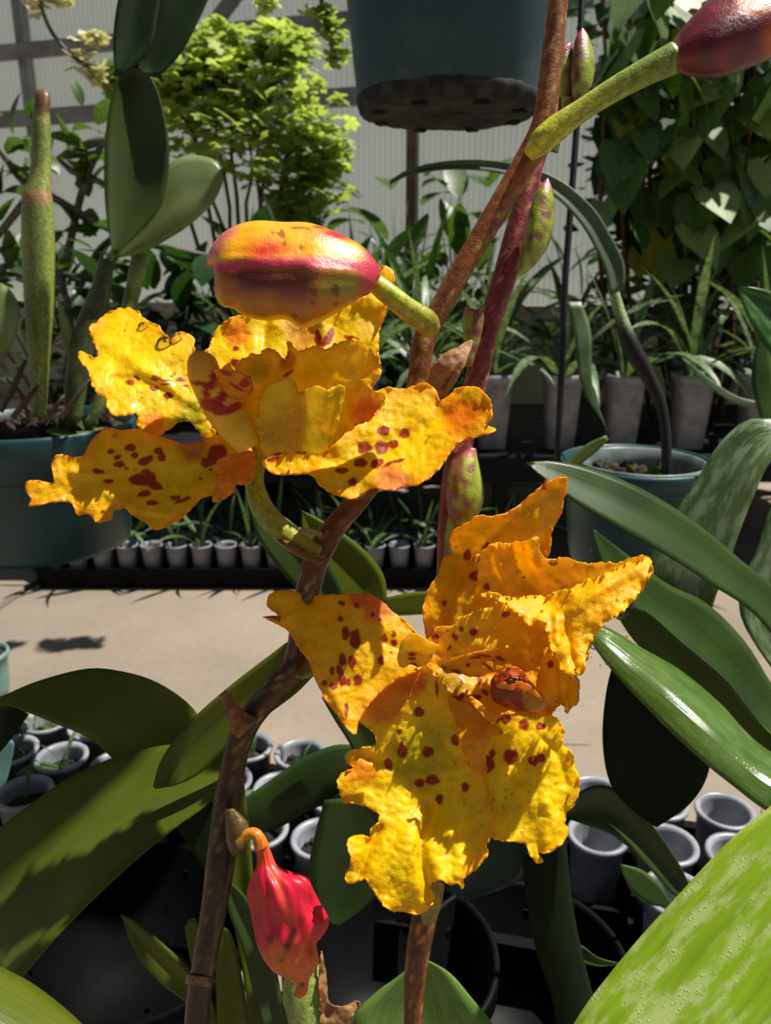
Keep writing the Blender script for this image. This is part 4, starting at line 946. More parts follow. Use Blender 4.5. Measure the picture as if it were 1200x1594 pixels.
pd = petal('petal', [(315, 560), (325, 540), (335, 517), (352, 500), (370, 492), (400, 488), (430, 486), (470, 498), (520, 484), (545, 470), (572, 460), (580, 445), (585, 425), (598, 415), (612, 425), (613, 445), (600, 468), (600, 492), (591, 512), (588, 545), (592, 572), (570, 612), (500, 640), (420, 640), (360, 610)],
           DF1 * 1.03, [(330, 540, 40), (400, 490, 60), (480, 500, 56), (590, 430, 50), (590, 560, 20), (480, 620, -10), (400, 620, -6)], fl1, seed=4, ruffle=9, lam=48, jag=1.4, edge_orange=.35,
           spots=[(367, 543, 5, 4), (366, 565, 8, 6), (391, 560, 8, 6), (496, 528, 6, 14, -8), (511, 526, 6, 17, 28), (547, 527, 12, 4, 12), (379, 588, 8, 8), (384, 600, 9, 9)], spotcol=BRED, paints=[(370, 520, 24, ORA), (470, 512, 30, sc(240, 180, 60)), (569, 508, 17, PALE)], creases=[([(415, 490), (410, 540), (405, 600)], 9, 9), ([(500, 490), (505, 540), (490, 600)], -8, 10)])  # pale patch at the right is a highlight put into the pigment
# lip: upper frilled sheet, front sheet folded down, and the right frill
pe = petal('lip', [(370, 600), (366, 575), (385, 553), (402, 552), (415, 542), (432, 548), (445, 560), (449, 532), (458, 540), (466, 546), (492, 538), (505, 545), (525, 535), (545, 530), (562, 532), (577, 545), (590, 566), (594, 578), (582, 596), (572, 604), (596, 612), (600, 625), (590, 638), (575, 655), (560, 660), (540, 672), (520, 690), (490, 704), (430, 708), (400, 700), (385, 660), (375, 630)],
           DF1 * .955, [(400, 560, -6), (448, 534, -30), (545, 532, -22), (592, 575, 0), (590, 630, 10), (470, 600, 8), (430, 705, 40), (520, 685, 34), (380, 640, 20)], fl1, seed=5, ruffle=11, lam=38, wr=14, jag=2.2, base=sc(244, 204, 12), edge_orange=.3,
           spots=[(448, 581, 10, 3, -38), (384, 592, 7, 7), (386, 605, 8, 7), (366, 584, 6, 4)], paints=[(575, 645, 30, sc(244, 150, 20)), (450, 560, 14, sc(214, 140, 20)), (405, 575, 22, sc(214, 184, 16))], creases=[([(585, 560), (545, 610), (535, 660)], 9, 8), ([(450, 540), (440, 580), (405, 620)], -8, 7), ([(510, 560), (540, 585), (560, 590)], -6, 8)])
pf = petal('lip', [(401, 638), (405, 622), (413, 607), (425, 595), (437, 591), (450, 590), (461, 598), (465, 612), (478, 606), (492, 601), (510, 606), (530, 600), (536, 612), (530, 640), (523, 668), (515, 688), (503, 704), (480, 708), (445, 706), (415, 711), (407, 695), (399, 668)],
           DF1 * .93, [(425, 598, -24), (500, 604, -26), (532, 602, -6), (405, 650, 4), (460, 650, -2), (425, 705, 22), (505, 700, 22)], fl1, seed=6, ruffle=5, lam=34, wr=11, jag=1.2, base=sc(238, 206, 16), edge_orange=0.05, paints=[(445, 670, 36, sc(220, 172, 10))], spots=[(434, 707, 12, 2.4), (468, 704, 10, 1.6)], creases=[([(533, 605), (522, 660), (508, 700)], -12, 8), ([(450, 592), (456, 620), (462, 640)], -6, 8)], spotcol=sc(180, 100, 14))
pg = petal('sepal', [(409, 722), (417, 713), (450, 700), (505, 700), (530, 675), (560, 630), (588, 609), (605, 603), (625, 606), (643, 601), (663, 597), (680, 609), (684, 622), (697, 617), (713, 604), (738, 602), (756, 614), (765, 630), (765, 651), (757, 661), (773, 669), (757, 676), (742, 680), (717, 688), (701, 705), (690, 722), (680, 734), (664, 747), (647, 755), (613, 763), (597, 762), (580, 759), (562, 770), (547, 776), (522, 770), (507, 763), (497, 755), (488, 743), (475, 738), (447, 739), (422, 736)],
           DF1 * 1.0, [(412, 722, 6), (520, 690, 16), (610, 605, 62), (670, 600, 66), (740, 605, 20), (760, 640, -10), (640, 690, 18), (545, 772, -26), (640, 755, -40), (700, 700, -24)], fl1, seed=7, ruffle=6, lam=64, jag=.8, edge_orange=.85, ew=15,
           spots=[(597, 671, 10, 8), (630, 675, 8, 8), (567, 697, 11, 10), (594, 697, 11, 11), (612, 692, 9, 7), (561, 721, 11, 7), (587, 722, 11, 7, -25), (532, 733, 11, 4.5), (549, 751, 7, 7), (607, 722, 14, 2.6, -25), (622, 718, 9, 2.6, -22), (426, 715, 10, 4, -20)],
           creases=[([(430, 722), (520, 715), (620, 690), (720, 640)], 8, 18), ([(620, 700), (690, 665), (740, 630)], -5, 9)], paints=[(610, 750, 26, sc(244, 160, 70)), (720, 650, 34, sc(244, 150, 18))], mid=YEL, midr=(570, 700, 60))  # right-hand orange patch puts the sepal's shaded side into the pigment
def col1(u, a, x, y):
    c = mixc(sc(255, 200, 44), sc(236, 156, 40), (.45 - u) * 1.8)
    c = mixc(c, sc(244, 190, 20), (u - .4) * 2)
    for s_ in [(332, 632, 22, 12, 20), (333, 590, 7, 17, 15), (362, 636, 17, 8, -30), (312, 597, 20, 4, 8), (352, 574, 14, 5, -40), (322, 610, 6, 12), (345, 620, 8, 14, 30)]:
        sp = spot_value(np.array([[x, y]]), [s_], 2)[0]
        if sp > 0 and math.sin(a) > -.3: c = mixc(c, sc(190, 40, 12), sp)
    return c
bulk('column', [(304, 548), (295, 554), (291, 566), (292, 585), (299, 604), (308, 624), (320, 648), (342, 678), (372, 706)], [(306, 546), (322, 548), (336, 558), (345, 580), (362, 606), (380, 635), (396, 660), (404, 690)], DF1 * .945, M_COL, fl1, 44, 30, k=.9, colf=col1, label='amber column with red blotches')
petal('column_wing', [(332, 568), (345, 574), (356, 566), (362, 576), (372, 580), (390, 590), (392, 606), (380, 622), (362, 618), (346, 606), (338, 590)], DF1 * .925, [(335, 575, -6), (360, 572, -20), (390, 600, 4), (350, 606, 0)], fl1, seed=8, ruffle=5, lam=22, wr=8, jag=1.4, base=sc(240, 170, 20), edge_orange=.5, spots=[(352, 580, 10, 4, 20), (380, 596, 8, 7), (368, 602, 12, 3, 30)], spotcol=sc(206, 60, 20))

# --- big bud left of the stem
def budcol(u, a, x, y):
    # u runs tip(left) -> stalk(right); s along outline A(top) .. B(bottom)
    n1 = noise.noise(Vector((x / 40, y / 22, 1.3))); n2 = noise.noise(Vector((x / 12, y / 8, 4)))
    c = sc(238, 150, 24)
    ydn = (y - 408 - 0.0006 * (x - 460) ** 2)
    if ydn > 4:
        c = mixc(sc(176, 108, 14), sc(96, 30, 12), 1.5 - math.hypot((x - 430) / 75, (y - 437) / 24) + n1 * .5)  # lower colours darkened to put the bud's underside shade into the pigment
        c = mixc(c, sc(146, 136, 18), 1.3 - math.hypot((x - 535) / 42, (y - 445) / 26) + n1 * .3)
    else:
        c = mixc(sc(246, 170, 20), sc(226, 54, 34), 1.2 - math.hypot((x - 410) / 50, (y - 388) / 18) + n1 * .6)
        c = mixc(c, sc(228, 46, 40), 1.3 - math.hypot((x - 525 - (y - 365)) / 48, (y - 366) / 12) + n1 * .5)
        c = mixc(c, sc(246, 190, 20), 1.2 - math.hypot((x - 520) / 40, (y - 390) / 10) + n1 * .2)
    c = mixc(c, sc(206, 60, 84), 1.5 - abs(ydn) / 8 + n2 * .3)
    c = mixc(c, sc(196, 50, 80), (x - 552) / 24 + n1 * .4)
    c = mixc(c, sc(214, 108, 104), (372 - x) / 24 - (y - 365) / 30 + n1 * .3)
    for s_ in [(438, 364, 7, 6), (442, 376, 6, 3), (473, 383, 8, 2.5), (470, 355, 16, 2), (500, 353, 14, 3), (425, 361, 4, 3), (489, 454, 7, 6), (487, 473, 5, 4), (523, 452, 7, 9), (523, 473, 5, 4), (459, 492, 5, 4)]:
        sp = spot_value(np.array([[x, y]]), [s_], 1)[0]
        if sp > 0 and math.sin(a) > 0: c = mixc(c, sc(96, 34, 10), sp * .75)
    return c
def budridge(u, a):
    w_ = math.sin(math.pi * u) ** .5
    return 1 + .045 * w_ * math.exp(-((a - 1.38) / .09) ** 2) - .03 * w_ * math.exp(-((a - 1.62) / .12) ** 2) + .012 * math.sin(a * 7 + u * 5) * w_ + .03 * w_ * math.exp(-((a - .5) / .15) ** 2)
DBUD = .205
bud1 = tube('flower_bud', [(583, 440, 0, 15), (605, 458, 0, 17), (635, 482, 8, 18), (662, 500, 22, 20), (672, 515, 34, 16)], DBUD * 1.03, M_STEM, plantA, 24, 16, colf=lambda u, a: mixc(mixc(sc(170, 176, 40), sc(150, 70, 70), .2 + .9 * math.cos(a * 1 + 2)), sc(120, 90, 50), u - .4), label='large closed bud, red and orange, above the upper flower')
bulk('bud_body', [(321, 415), (323, 398), (330, 382), (345, 364), (370, 350), (400, 344), (440, 346), (480, 347), (520, 360), (560, 380), (582, 402), (592, 424), (588, 440)],
     [(324, 417), (330, 414), (334, 430), (334, 458), (345, 477), (362, 481), (380, 492), (410, 500), (445, 498), (470, 511), (505, 498), (545, 474), (576, 452)], DBUD, M_BUD, bud1, 80, 72, k=.85, colf=budcol, ridge=budridge)
# --- bud cut off by the top right corner
def bud2col(u, a, x, y):
    n1 = noise.noise(Vector((x / 30, y / 30, 2)))
    c = mixc(sc(84, 16, 26), sc(120, 24, 40), .5 + n1 + .4 * math.cos(a))
    c = mixc(c, sc(230, 120, 20), 1.3 - math.hypot((x - 1180) / 30, (y - 5) / 14) + n1 * .5)
    c = mixc(c, sc(226, 110, 20), 1.2 - math.hypot((x - 1215) / 30, (y - 60) / 30) + n1 * .5)
    for s_ in [(1113, 35, 5, 4), (1125, 20, 7, 4), (1150, 10, 6, 3)]:
        c = mixc(c, sc(60, 14, 12), spot_value(np.array([[x, y]]), [s_], 1)[0] * .9)
    return mixc(c, sc(140, 140, 50), (1060 - x) / 22)
bud2 = tube('flower_bud', [(822, 243, 16, 10), (842, 222, 4, 20), (866, 200, 0, 20), (905, 172, -6, 17), (955, 140, -12, 18), (1005, 112, -18, 20), (1050, 90, -22, 23)], DA * .97, M_STEM, plantA, 40, 18, colf=lambda u, a: mixc(mixc(sc(196, 196, 50), sc(120, 140, 56), u * 1.2 + .3 * math.sin(6 * a)), sc(120, 60, 44), -math.cos(a + 2.2) * 1.0 - .3), label='dark crimson bud at the top right corner')
bulk('bud_body', [(1032, 84), (1048, 62), (1070, 34), (1100, 4), (1140, -22), (1190, -36), (1240, -30), (1290, 0)], [(1044, 100), (1058, 114), (1090, 121), (1130, 118), (1170, 104), (1210, 86), (1250, 62), (1292, 8)], DA * .955, M_BUD, bud2, 44, 44, k=.9, colf=bud2col, ridge=lambda u, a: 1 + .04 * math.exp(-((a - 1.2) / .12) ** 2) + .02 * math.sin(5 * a))
# --- wilted crimson bud low on the left stem
def bud3col(u, a, x, y):
    n1 = noise.noise(Vector((x / 14, y / 24, 2)))
    c = mixc(sc(226, 88, 24), sc(216, 26, 54), (y - 1330) / 26)
    c = mixc(c, sc(226, 112, 26), (y - 1462) / 28 + n1)
    c = mixc(c, sc(240, 84, 60), 1.2 - abs(x - (418 + (y - 1330) * .33)) / 7 - max(0, y - 1460) / 20)
    c = mixc(c, sc(120, 20, 40), 1.3 - math.hypot((x - 455 + (y - 1450) * .3) / 8, (y - 1455) / 26) + n1)
    for s_ in [(446, 1472, 5, 5), (470, 1532, 4, 4), (438, 1495, 3, 3), (420, 1462, 7, 6), (458, 1448, 3, 6)]:
        c = mixc(c, sc(90, 16, 16), spot_value(np.array([[x, y]]), [s_], 1)[0] * .8)
    return c
bud3 = tube('flower_bud', [(372, 1312, 4, 11), (388, 1298, 0, 9), (400, 1300, -4, 9), (408, 1320, -6, 12)], DA * .96, M_STEM, plantA, 16, 12, colf=lambda u, a: mixc(sc(150, 130, 40), sc(226, 110, 24), u), label='wilted crimson bud hanging low on the brown stem')
bulk('bud_body', [(394, 1300), (399, 1325), (400, 1345), (391, 1372), (390, 1400), (397, 1428), (401, 1445), (404, 1470), (412, 1492), (430, 1515), (452, 1526), (461, 1532), (458, 1545), (456, 1551)],
     [(406, 1300), (420, 1322), (430, 1345), (448, 1356), (474, 1366), (488, 1385), (496, 1408), (507, 1438), (500, 1460), (493, 1470), (494, 1500), (482, 1524), (478, 1545), (468, 1555)], DA * .955, M_COL, bud3, 90, 90, k=.7, colf=bud3col,
     ridge=lambda u, a: 1 + (.07 * noise.noise(Vector((u * 7, math.cos(a) * 2.6, math.sin(a) * 2.6))) * 2 + .03 * math.sin(a * 17 + u * 9) + .05 * math.sin(a * 6 + u * 4) + .035 * math.sin(a * 13 + u * 7) + .05 * math.sin(u * 26 + a * 2)) * math.sin(math.pi * u) + .10 * math.exp(-((a - 1.5) / .16) ** 2) * math.sin(math.pi * u))

# ---------------- second spike with the lower flower
DB = .255
gb = P(645, 1560, DB)
plantB = empty('orchid_plant', 'orchid with second stem, large yellow flower at lower right and small green buds', 'orchid', (gb.x, gb.y, 0))
pot(plantB, (gb.x, gb.y, 0), .053, .09, M_TEAL, taper=.78, m=48); chunks(plantB, (gb.x, gb.y, 0), .048, .078, 40, M_BARK, .008, seed=42)
def colB(u, a):
    c = mixc(stemcol(sc(84, 52, 24), sc(120, 66, 30), sc(180, 130, 50), 40)(u, a), stemcol(sc(98, 70, 36), sc(104, 92, 44), sc(150, 130, 60), 30)(u, a), (u - .45) * 20)
    return mixc(c, stemcol(sc(118, 46, 50), sc(146, 70, 62), sc(196, 130, 92), 50)(u, a), (u - .6) * 14)
sB = tube('flower_stem', [(640, 2300, 30, 17), (642, 1800, 8, 17), (643, 1594, 0, 15), (648, 1500, 0, 18), (660, 1430, 0, 20), (668, 1400, 0, 16), (680, 1300, 6, 16), (690, 1150, 10, 16), (695, 1000, 10, 18), (697, 880, 6, 18), (702, 800, 3, 20), (710, 730, 0, 20), (724, 660, 0, 18), (744, 580, 0, 18), (760, 510, 0, 18), (786, 430, 0, 19), (806, 360, 2, 20), (822, 300, 3, 16), (836, 250, 5, 12), (862, 190, 8, 10), (880, 150, 10, 8)], DB, M_STEM, plantB, 220, 18, colf=colB)
petal('bract', [(660, 1440), (655, 1415), (668, 1392), (676, 1372), (690, 1376), (689, 1396), (683, 1420), (672, 1436)], DB * .93, [(660, 1440, 0), (676, 1375, 0), (672, 1405, -14), (689, 1396, 6)], plantB, ruffle=1, jag=.2, base=sc(132, 122, 34), edge_orange=0, mat=M_STEM, seed=14)
# small buds and bracts along it
SB1 = sc(152, 170, 44); SB2 = sc(124, 74, 56); SBP = sc(190, 70, 96)
def sbud(seed, tipx, tipy, pur=.5, lean=0):
    def f(u, a, x, y):
        n1 = noise.noise(Vector((x / 12, y / 18, seed))); c = mixc(SB1, SB2, .5 + 1.8 * n1 + pur * math.cos(a + lean))
        return mixc(c, SBP, 1.3 - math.hypot(x - tipx, y - tipy) / 16)
    return f
def small_bud(e1, e2, d, seed, tip, pur=.5, lean=0, label=None):
    return bulk('flower_bud', e1, e2, d, M_BUD, plantB, 36, 28, k=.9, colf=sbud(seed, tip[0], tip[1], pur, lean), ridge=lambda u, a: 1 + .05 * math.exp(-((a - 1.2) / .2) ** 2) + .03 * math.sin(3 * a + 4 * u), label=label)
small_bud([(852, 277), (838, 292), (824, 330), (815, 370), (806, 405), (800, 428)], [(854, 278), (861, 300), (862, 345), (855, 380), (835, 410), (812, 430)], DB * .965, 1, (851, 282), .3, 2.2, 'small green and purple bud on the second stem')
small_bud([(906, 43), (896, 60), (890, 90), (888, 130), (890, 160)], [(908, 44), (918, 60), (926, 95), (922, 130), (905, 160)], DB * 1.0, 2, (904, 46), .4, 0, 'small upright bud behind the upper stem')
small_bud([(872, 66), (868, 90), (866, 130), (872, 168)], [(882, 72), (890, 66), (894, 110), (892, 166)], DB * 1.01, 3, (872, 60), -1)
small_bud([(730, 696), (714, 712), (698, 735), (694, 765), (698, 800), (710, 816)], [(742, 698), (744, 715), (752, 750), (753, 780), (742, 804), (722, 818)], DB * .95, 4, (733, 698), .7, 0, 'plump green bud with purple streaks below the upper flower')
small_bud([(724, 478), (720, 500), (722, 530), (718, 560), (724, 570)], [(752, 484), (754, 500), (748, 530), (738, 560), (734, 572)], DB * .97, 5, (728, 470), -1, 0, 'pale green bract with purple tips')
small_bud([(700, 790), (694, 820), (690, 860), (686, 900)], [(712, 800), (722, 822), (716, 850), (708, 880)], DB * .965, 7, (0, 0), .1)
small_bud([(873, 150), (873, 170), (866, 196)], [(890, 150), (893, 168), (884, 200)], DB * 1.0, 8, (0, 0), -1)
for (x, y, dx, dy) in ((736, 690, -3, -10), (744, 484, 8, -8), (730, 482, -4, -10)):
    tube('bract_tip', [(x, y, -14, 2.6), (x + dx, y + dy, -12, .6)], DB * .97, M_STEM, plantB, 6, 6, colf=lambda u, a: SBP)

DF2 = .226
fl2 = tube('flower', [(700, 1130, 90, 13), (690, 1090, 70, 13), (676, 1060, 46, 12), (670, 1040, 24, 9)], DF2, M_STEM, plantB, 14, 12, colf=lambda u, a: GRN, label='large open yellow orchid flower with red spots, lower right')
ph = petal('sepal', [(660, 1035), (655, 1000), (640, 975), (611, 952), (597, 938), (584, 928), (572, 924), (560, 924), (520, 925), (480, 927), (465, 922), (453, 919), (427, 921), (417, 930), (417, 944), (430, 955), (436, 964), (424, 961), (411, 960), (424, 968), (440, 976), (450, 984), (464, 1007), (480, 1029), (491, 1058), (507, 1090), (520, 1106), (530, 1120), (542, 1136), (553, 1142), (560, 1120), (580, 1090), (615, 1060), (640, 1048)],
           DF2, [(655, 1030, 12), (420, 935, 24), (480, 930, 44), (590, 930, 46), (640, 985, 34), (540, 1000, 6), (470, 1010, 4), (545, 1130, -34), (590, 1070, -6), (505, 1085, -12)], fl2, seed=21, ruffle=4.5, lam=80, jag=.8, base=sc(252, 204, 12), edge_orange=.85, ew=8,
           spots=[(532, 939, 6, 4, 20), (555, 943, 5, 4, 30), (580, 957, 4, 4), (592, 965, 2, 2), (530, 964, 4, 5), (538, 986, 6, 11), (552, 987, 8, 6, -30), (553, 999, 9, 11), (598, 994, 5, 7), (613, 987, 4, 5), (613, 1001, 5, 6), (593, 1028, 5, 8), (533, 1027, 6, 10), (548, 1030, 6, 11), (517, 1044, 4, 7), (529, 1044, 5, 10, -25), (557, 1059, 7, 9), (533, 1060, 6, 9), (542, 1062, 4, 6), (505, 1063, 4, 4), (519, 1069, 6, 6), (539, 1105, 3.5, 12), (609, 1016, 2, 2)],
           creases=[([(650, 1020), (600, 1000), (540, 960), (480, 935)], 5, 12), ([(425, 930), (460, 985), (500, 1050), (540, 1120)], -4, 8)], paints=[(590, 945, 24, sc(240, 140, 60)), (560, 930, 16, sc(236, 130, 50))])  # orange at the top right paints the shadowed fold into the pigment
pl_ = petal('sepal', [(664, 995), (660, 963), (658, 943), (662, 930), (667, 917), (674, 904), (683, 893), (686, 883), (687, 873), (694, 866), (702, 861), (702, 850), (700, 840), (703, 831), (710, 823), (720, 817), (730, 812), (735, 806), (750, 802), (762, 803), (773, 802), (797, 793), (827, 770), (847, 753), (866, 745), (880, 743), (882, 753), (877, 783), (870, 807), (862, 820), (858, 832), (858, 850), (850, 868), (820, 880), (790, 900), (760, 935), (735, 965), (707, 985), (685, 1010), (672, 1012)],
            DF2 * 1.04, [(668, 1000, 10), (660, 945, -4), (700, 850, 0), (760, 805, -16), (878, 746, 10), (860, 830, 40), (770, 890, 30), (720, 930, 18), (800, 830, 14)], fl2, seed=22, ruffle=4, lam=56, jag=1.0, base=sc(248, 196, 12), edge_orange=.8, ew=10,
            spots=[(727, 864, 6, 9, 10), (757, 852, 6, 9, 25), (691, 939, 4, 5), (740, 897, 10, 8), (757, 913, 5, 6), (766, 926, 5, 4), (680, 994, 8, 9)], creases=[([(680, 990), (715, 900), (770, 830), (860, 760)], 6, 9), ([(705, 980), (712, 940), (728, 905)], -8, 6)])  # last spot paints a dark hole near the throat into the pigment
tube('tip_spine', [(846, 762, 4, 4), (849, 752, 2, 3), (853, 741, 0, .8)], DF2 * 1.04, M_HUSK, fl2, 6, 6, colf=lambda u, a: sc(206, 120, 50))
tube('tip_spine', [(436, 964, 0, 5), (424, 961, 0, 3), (409, 961, 0, .7)], DF2 * 1.0, M_HUSK, fl2, 6, 6, colf=lambda u, a: sc(190, 80, 30))
pj = petal('petal', [(668, 1034), (650, 1040), (622, 1044), (605, 1054), (587, 1065), (570, 1078), (556, 1090), (552, 1107), (556, 1120), (570, 1131), (580, 1140), (585, 1150), (584, 1160), (570, 1163), (552, 1166), (542, 1170), (538, 1178), (540, 1187), (549, 1194), (538, 1199), (530, 1206), (525, 1216), (527, 1230), (535, 1247), (550, 1250), (566, 1254), (578, 1259), (588, 1268), (588, 1280), (577, 1289), (575, 1303), (556, 1299), (541, 1306), (539, 1315), (544, 1327), (545, 1345), (541, 1358), (538, 1366), (545, 1375), (566, 1369), (576, 1378), (584, 1390), (594, 1405), (605, 1416), (620, 1418), (633, 1419), (647, 1424), (660, 1420), (668, 1413), (675, 1400), (671, 1380), (676, 1372), (685, 1369), (699, 1376), (712, 1377), (720, 1383), (724, 1366), (738, 1355), (752, 1341), (759, 1327), (757, 1315), (766, 1299), (770, 1280), (768, 1254), (760, 1230), (752, 1205), (757, 1184), (745, 1150), (720, 1100), (695, 1065)],
           DF2 * 1.0, [(668, 1036, 12), (565, 1090, 10), (650, 1130, 14), (740, 1180, 10), (545, 1220, 6), (640, 1230, 2), (745, 1280, -4), (545, 1365, -50), (640, 1320, -50), (650, 1420, -56), (725, 1370, -62), (600, 1300, -30)], fl2, seed=23, ruffle=9, lam=62, wr=20, jag=1.8, edge_orange=.55, ew=12,
           spots=[(652, 1108, 8, 8), (621, 1139, 4, 5), (708, 1152, 6, 9, -15), (626, 1169, 8, 11), (666, 1170, 9, 9), (605, 1190, 6, 11, -15), (653, 1219, 8, 7), (673, 1214, 11, 8), (724, 1225, 6, 8), (684, 1244, 6, 8), (680, 1072, 2.5, 14, -5)],
           creases=[([(668, 1050), (660, 1150), (650, 1250)], 8, 34), ([(668, 1260), (655, 1320), (668, 1390)], 12, 10), ([(590, 1290), (570, 1330), (560, 1360)], 9, 9), ([(700, 1290), (715, 1330), (712, 1360)], -7, 10), ([(560, 1175), (580, 1182), (596, 1190)], 7, 8)],
           paints=[(600, 1090, 38, sc(240, 160, 16)), (655, 1170, 56, sc(222, 200, 12)), (640, 1065, 24, sc(236, 140, 22)), (560, 1200, 24, sc(244, 164, 16))])  # upper patches paint the lip's cast shadow into the petal pigment
pk = petal('sepal', [(750, 1095), (797, 1100), (850, 1110), (864, 1117), (873, 1126), (878, 1140), (876, 1158), (888, 1168), (894, 1178), (893, 1190), (897, 1200), (902, 1212), (902, 1225), (900, 1240), (892, 1254), (882, 1266), (880, 1280), (884, 1292), (878, 1310), (866, 1320), (850, 1329), (838, 1328), (845, 1340), (836, 1344), (828, 1336), (821, 1322), (817, 1312), (797, 1310), (769, 1306), (750, 1290), (742, 1250), (745, 1200), (738, 1150)],
           DF2 * 1.02, [(760, 1100, 16), (870, 1120, 20), (800, 1180, 4), (895, 1210, 0), (760, 1290, -14), (840, 1335, -40), (880, 1290, -28), (820, 1250, -14)], fl2, seed=24, ruffle=6, lam=44, wr=14, jag=1.3, edge_orange=.45, ew=9,
           spots=[(771, 1117, 8, 9), (787, 1117, 8, 10), (815, 1128, 8, 9), (841, 1131, 8, 6), (795, 1178, 12, 12), (830, 1184, 8, 8), (841, 1180, 8, 7), (761, 1189, 8, 14), (766, 1173, 5, 7)],
           creases=[([(770, 1110), (800, 1200), (830, 1310)], 5, 14), ([(850, 1250), (862, 1280), (850, 1310)], -6, 9), ([(845, 1150), (870, 1180), (880, 1220)], 5, 7)])
pfold = petal('petal', [(698, 1085), (720, 1094), (741, 1103), (762, 1120), (783, 1140), (768, 1146), (762, 1152), (764, 1166), (752, 1172), (749, 1180), (757, 1190), (757, 1201), (748, 1206), (738, 1203), (727, 1184), (718, 1160), (708, 1125)],
              DF2 * .985, [(700, 1090, 8), (741, 1105, 8), (780, 1140, -16), (757, 1195, -8), (735, 1150, -16), (712, 1130, 2)], fl2, seed=25, ruffle=3, lam=36, wr=10, jag=1.4, base=sc(240, 176, 16), edge_orange=.2)
# hooded upper right petal: shaded back wall, bright rolled front wall with frilled edge
pm1 = petal('petal', [(740, 867), (753, 857), (762, 848), (773, 845), (786, 847), (800, 844), (818, 842), (837, 837), (839, 850), (842, 864), (855, 871), (880, 868), (900, 874), (917, 877), (945, 876), (962, 876), (980, 869), (1000, 866), (1010, 874), (1000, 890), (950, 905), (900, 925), (850, 950), (800, 965), (755, 962), (735, 950), (742, 910), (743, 885)],
            DF2 * 1.01, [(745, 870, 0), (800, 845, -6), (860, 870, 6), (1005, 870, -8), (900, 900, 26), (800, 900, 34), (800, 940, 30), (755, 910, 16)], fl2, seed=26, ruffle=5, lam=34, wr=12, jag=2.0, base=sc(252, 200, 12), edge_orange=.1, spots=[(815, 898, 3, 2), (757, 913, 5, 6)], creases=[([(770, 850), (778, 880), (790, 910)], -8, 6), ([(798, 848), (802, 870), (806, 885)], 8, 6), ([(830, 842), (828, 862), (834, 880)], -9, 6)], paints=[(860, 900, 50, sc(250, 190, 14))])
pm2 = petal('petal', [(1005, 866), (1014, 875), (1016, 888), (1010, 900), (1003, 913), (990, 930), (978, 944), (960, 958), (944, 966), (936, 976), (924, 990), (918, 1008), (914, 1030), (908, 1046), (900, 1052), (894, 1044), (888, 1058), (878, 1046), (868, 1032), (860, 1020), (854, 1000), (851, 985), (846, 970), (836, 966), (826, 974), (814, 968), (806, 955), (796, 950), (788, 938), (776, 936), (768, 928), (756, 932), (750, 926), (760, 921), (775, 925), (800, 930), (830, 927), (860, 924), (900, 910), (940, 893), (975, 878)],
            DF2 * .965, [(1010, 880, 10), (850, 928, 30), (770, 928, 10), (900, 930, -10), (940, 965, -30), (910, 1040, -60), (860, 1010, -34), (820, 960, -10), (980, 935, -22)], fl2, seed=27, ruffle=13, lam=22, wr=10, jag=2.6, edge_orange=.05, base=sc(252, 204, 16), creases=[([(990, 885), (930, 920), (880, 960)], -8, 10), ([(880, 960), (885, 1000), (895, 1040)], 7, 6), ([(865, 960), (868, 1000)], -6, 5)])
pm3 = petal('petal', [(848, 1010), (862, 1020), (880, 1040), (893, 1048), (901, 1062), (903, 1080), (899, 1093), (890, 1100), (884, 1111), (876, 1100), (868, 1090), (862, 1108), (850, 1112), (840, 1095), (836, 1070), (840, 1040)],
            DF2 * .985, [(855, 1020, 4), (900, 1075, -14), (884, 1105, -12), (850, 1100, 6), (865, 1060, -12)], fl2, seed=28, ruffle=12, lam=22, wr=9, jag=2.4, edge_orange=.3, base=sc(250, 200, 14), spots=[(857, 1034, 5, 6)], spotcol=BRED, creases=[([(872, 1040), (876, 1090)], -9, 5), ([(888, 1055), (886, 1095)], 7, 4)])
# lip interior with streaks, its left ruffled lobe, the small curled lobe and the column
pn = petal('lip', [(664, 1036), (675, 1020), (700, 1010), (740, 1000), (780, 965), (820, 955), (852, 965), (866, 1000), (872, 1030), (868, 1060), (874, 1090), (858, 1110), (838, 1118), (815, 1112), (790, 1112), (765, 1108), (748, 1112), (735, 1100), (712, 1096), (700, 1080), (685, 1060)],
           DF2 * 1.0, [(668, 1036, 10), (760, 1000, 24), (855, 975, 14), (868, 1060, 0), (850, 1110, -20), (770, 1108, -14), (705, 1085, 2), (770, 1050, 22), (820, 1040, 24)], fl2, seed=29, ruffle=3.5, lam=26, wr=11, jag=2.2, base=sc(246, 188, 24), edge_orange=.5, spotcol=sc(170, 50, 14),
           spots=[(760, 1038, 12, 2, 38), (769, 1034, 2, 9, -12), (710, 1045, 8, 3, 15), (747, 1060, 4, 9, -25), (708, 1088, 7, 5), (718, 1084, 5, 6), (730, 1084, 3, 3), (740, 1023, 9, 2), (728, 1035, 3, 3), (692, 1038, 6, 1.6, 30), (752, 1020, 14, 1.8, 8), (778, 1025, 8, 3, 20), (742, 1086, 8, 5), (720, 1062, 4, 3), (755, 1078, 7, 4, 40), (846, 1068, 8, 3, 40), (834, 1075, 5, 3)],
           paints=[(700, 1055, 26, sc(214, 170, 30)), (820, 1000, 34, sc(246, 184, 14))], creases=[([(680, 1035), (730, 1050), (780, 1050)], 7, 9), ([(700, 1025), (760, 1012), (800, 1000)], -6, 7)])
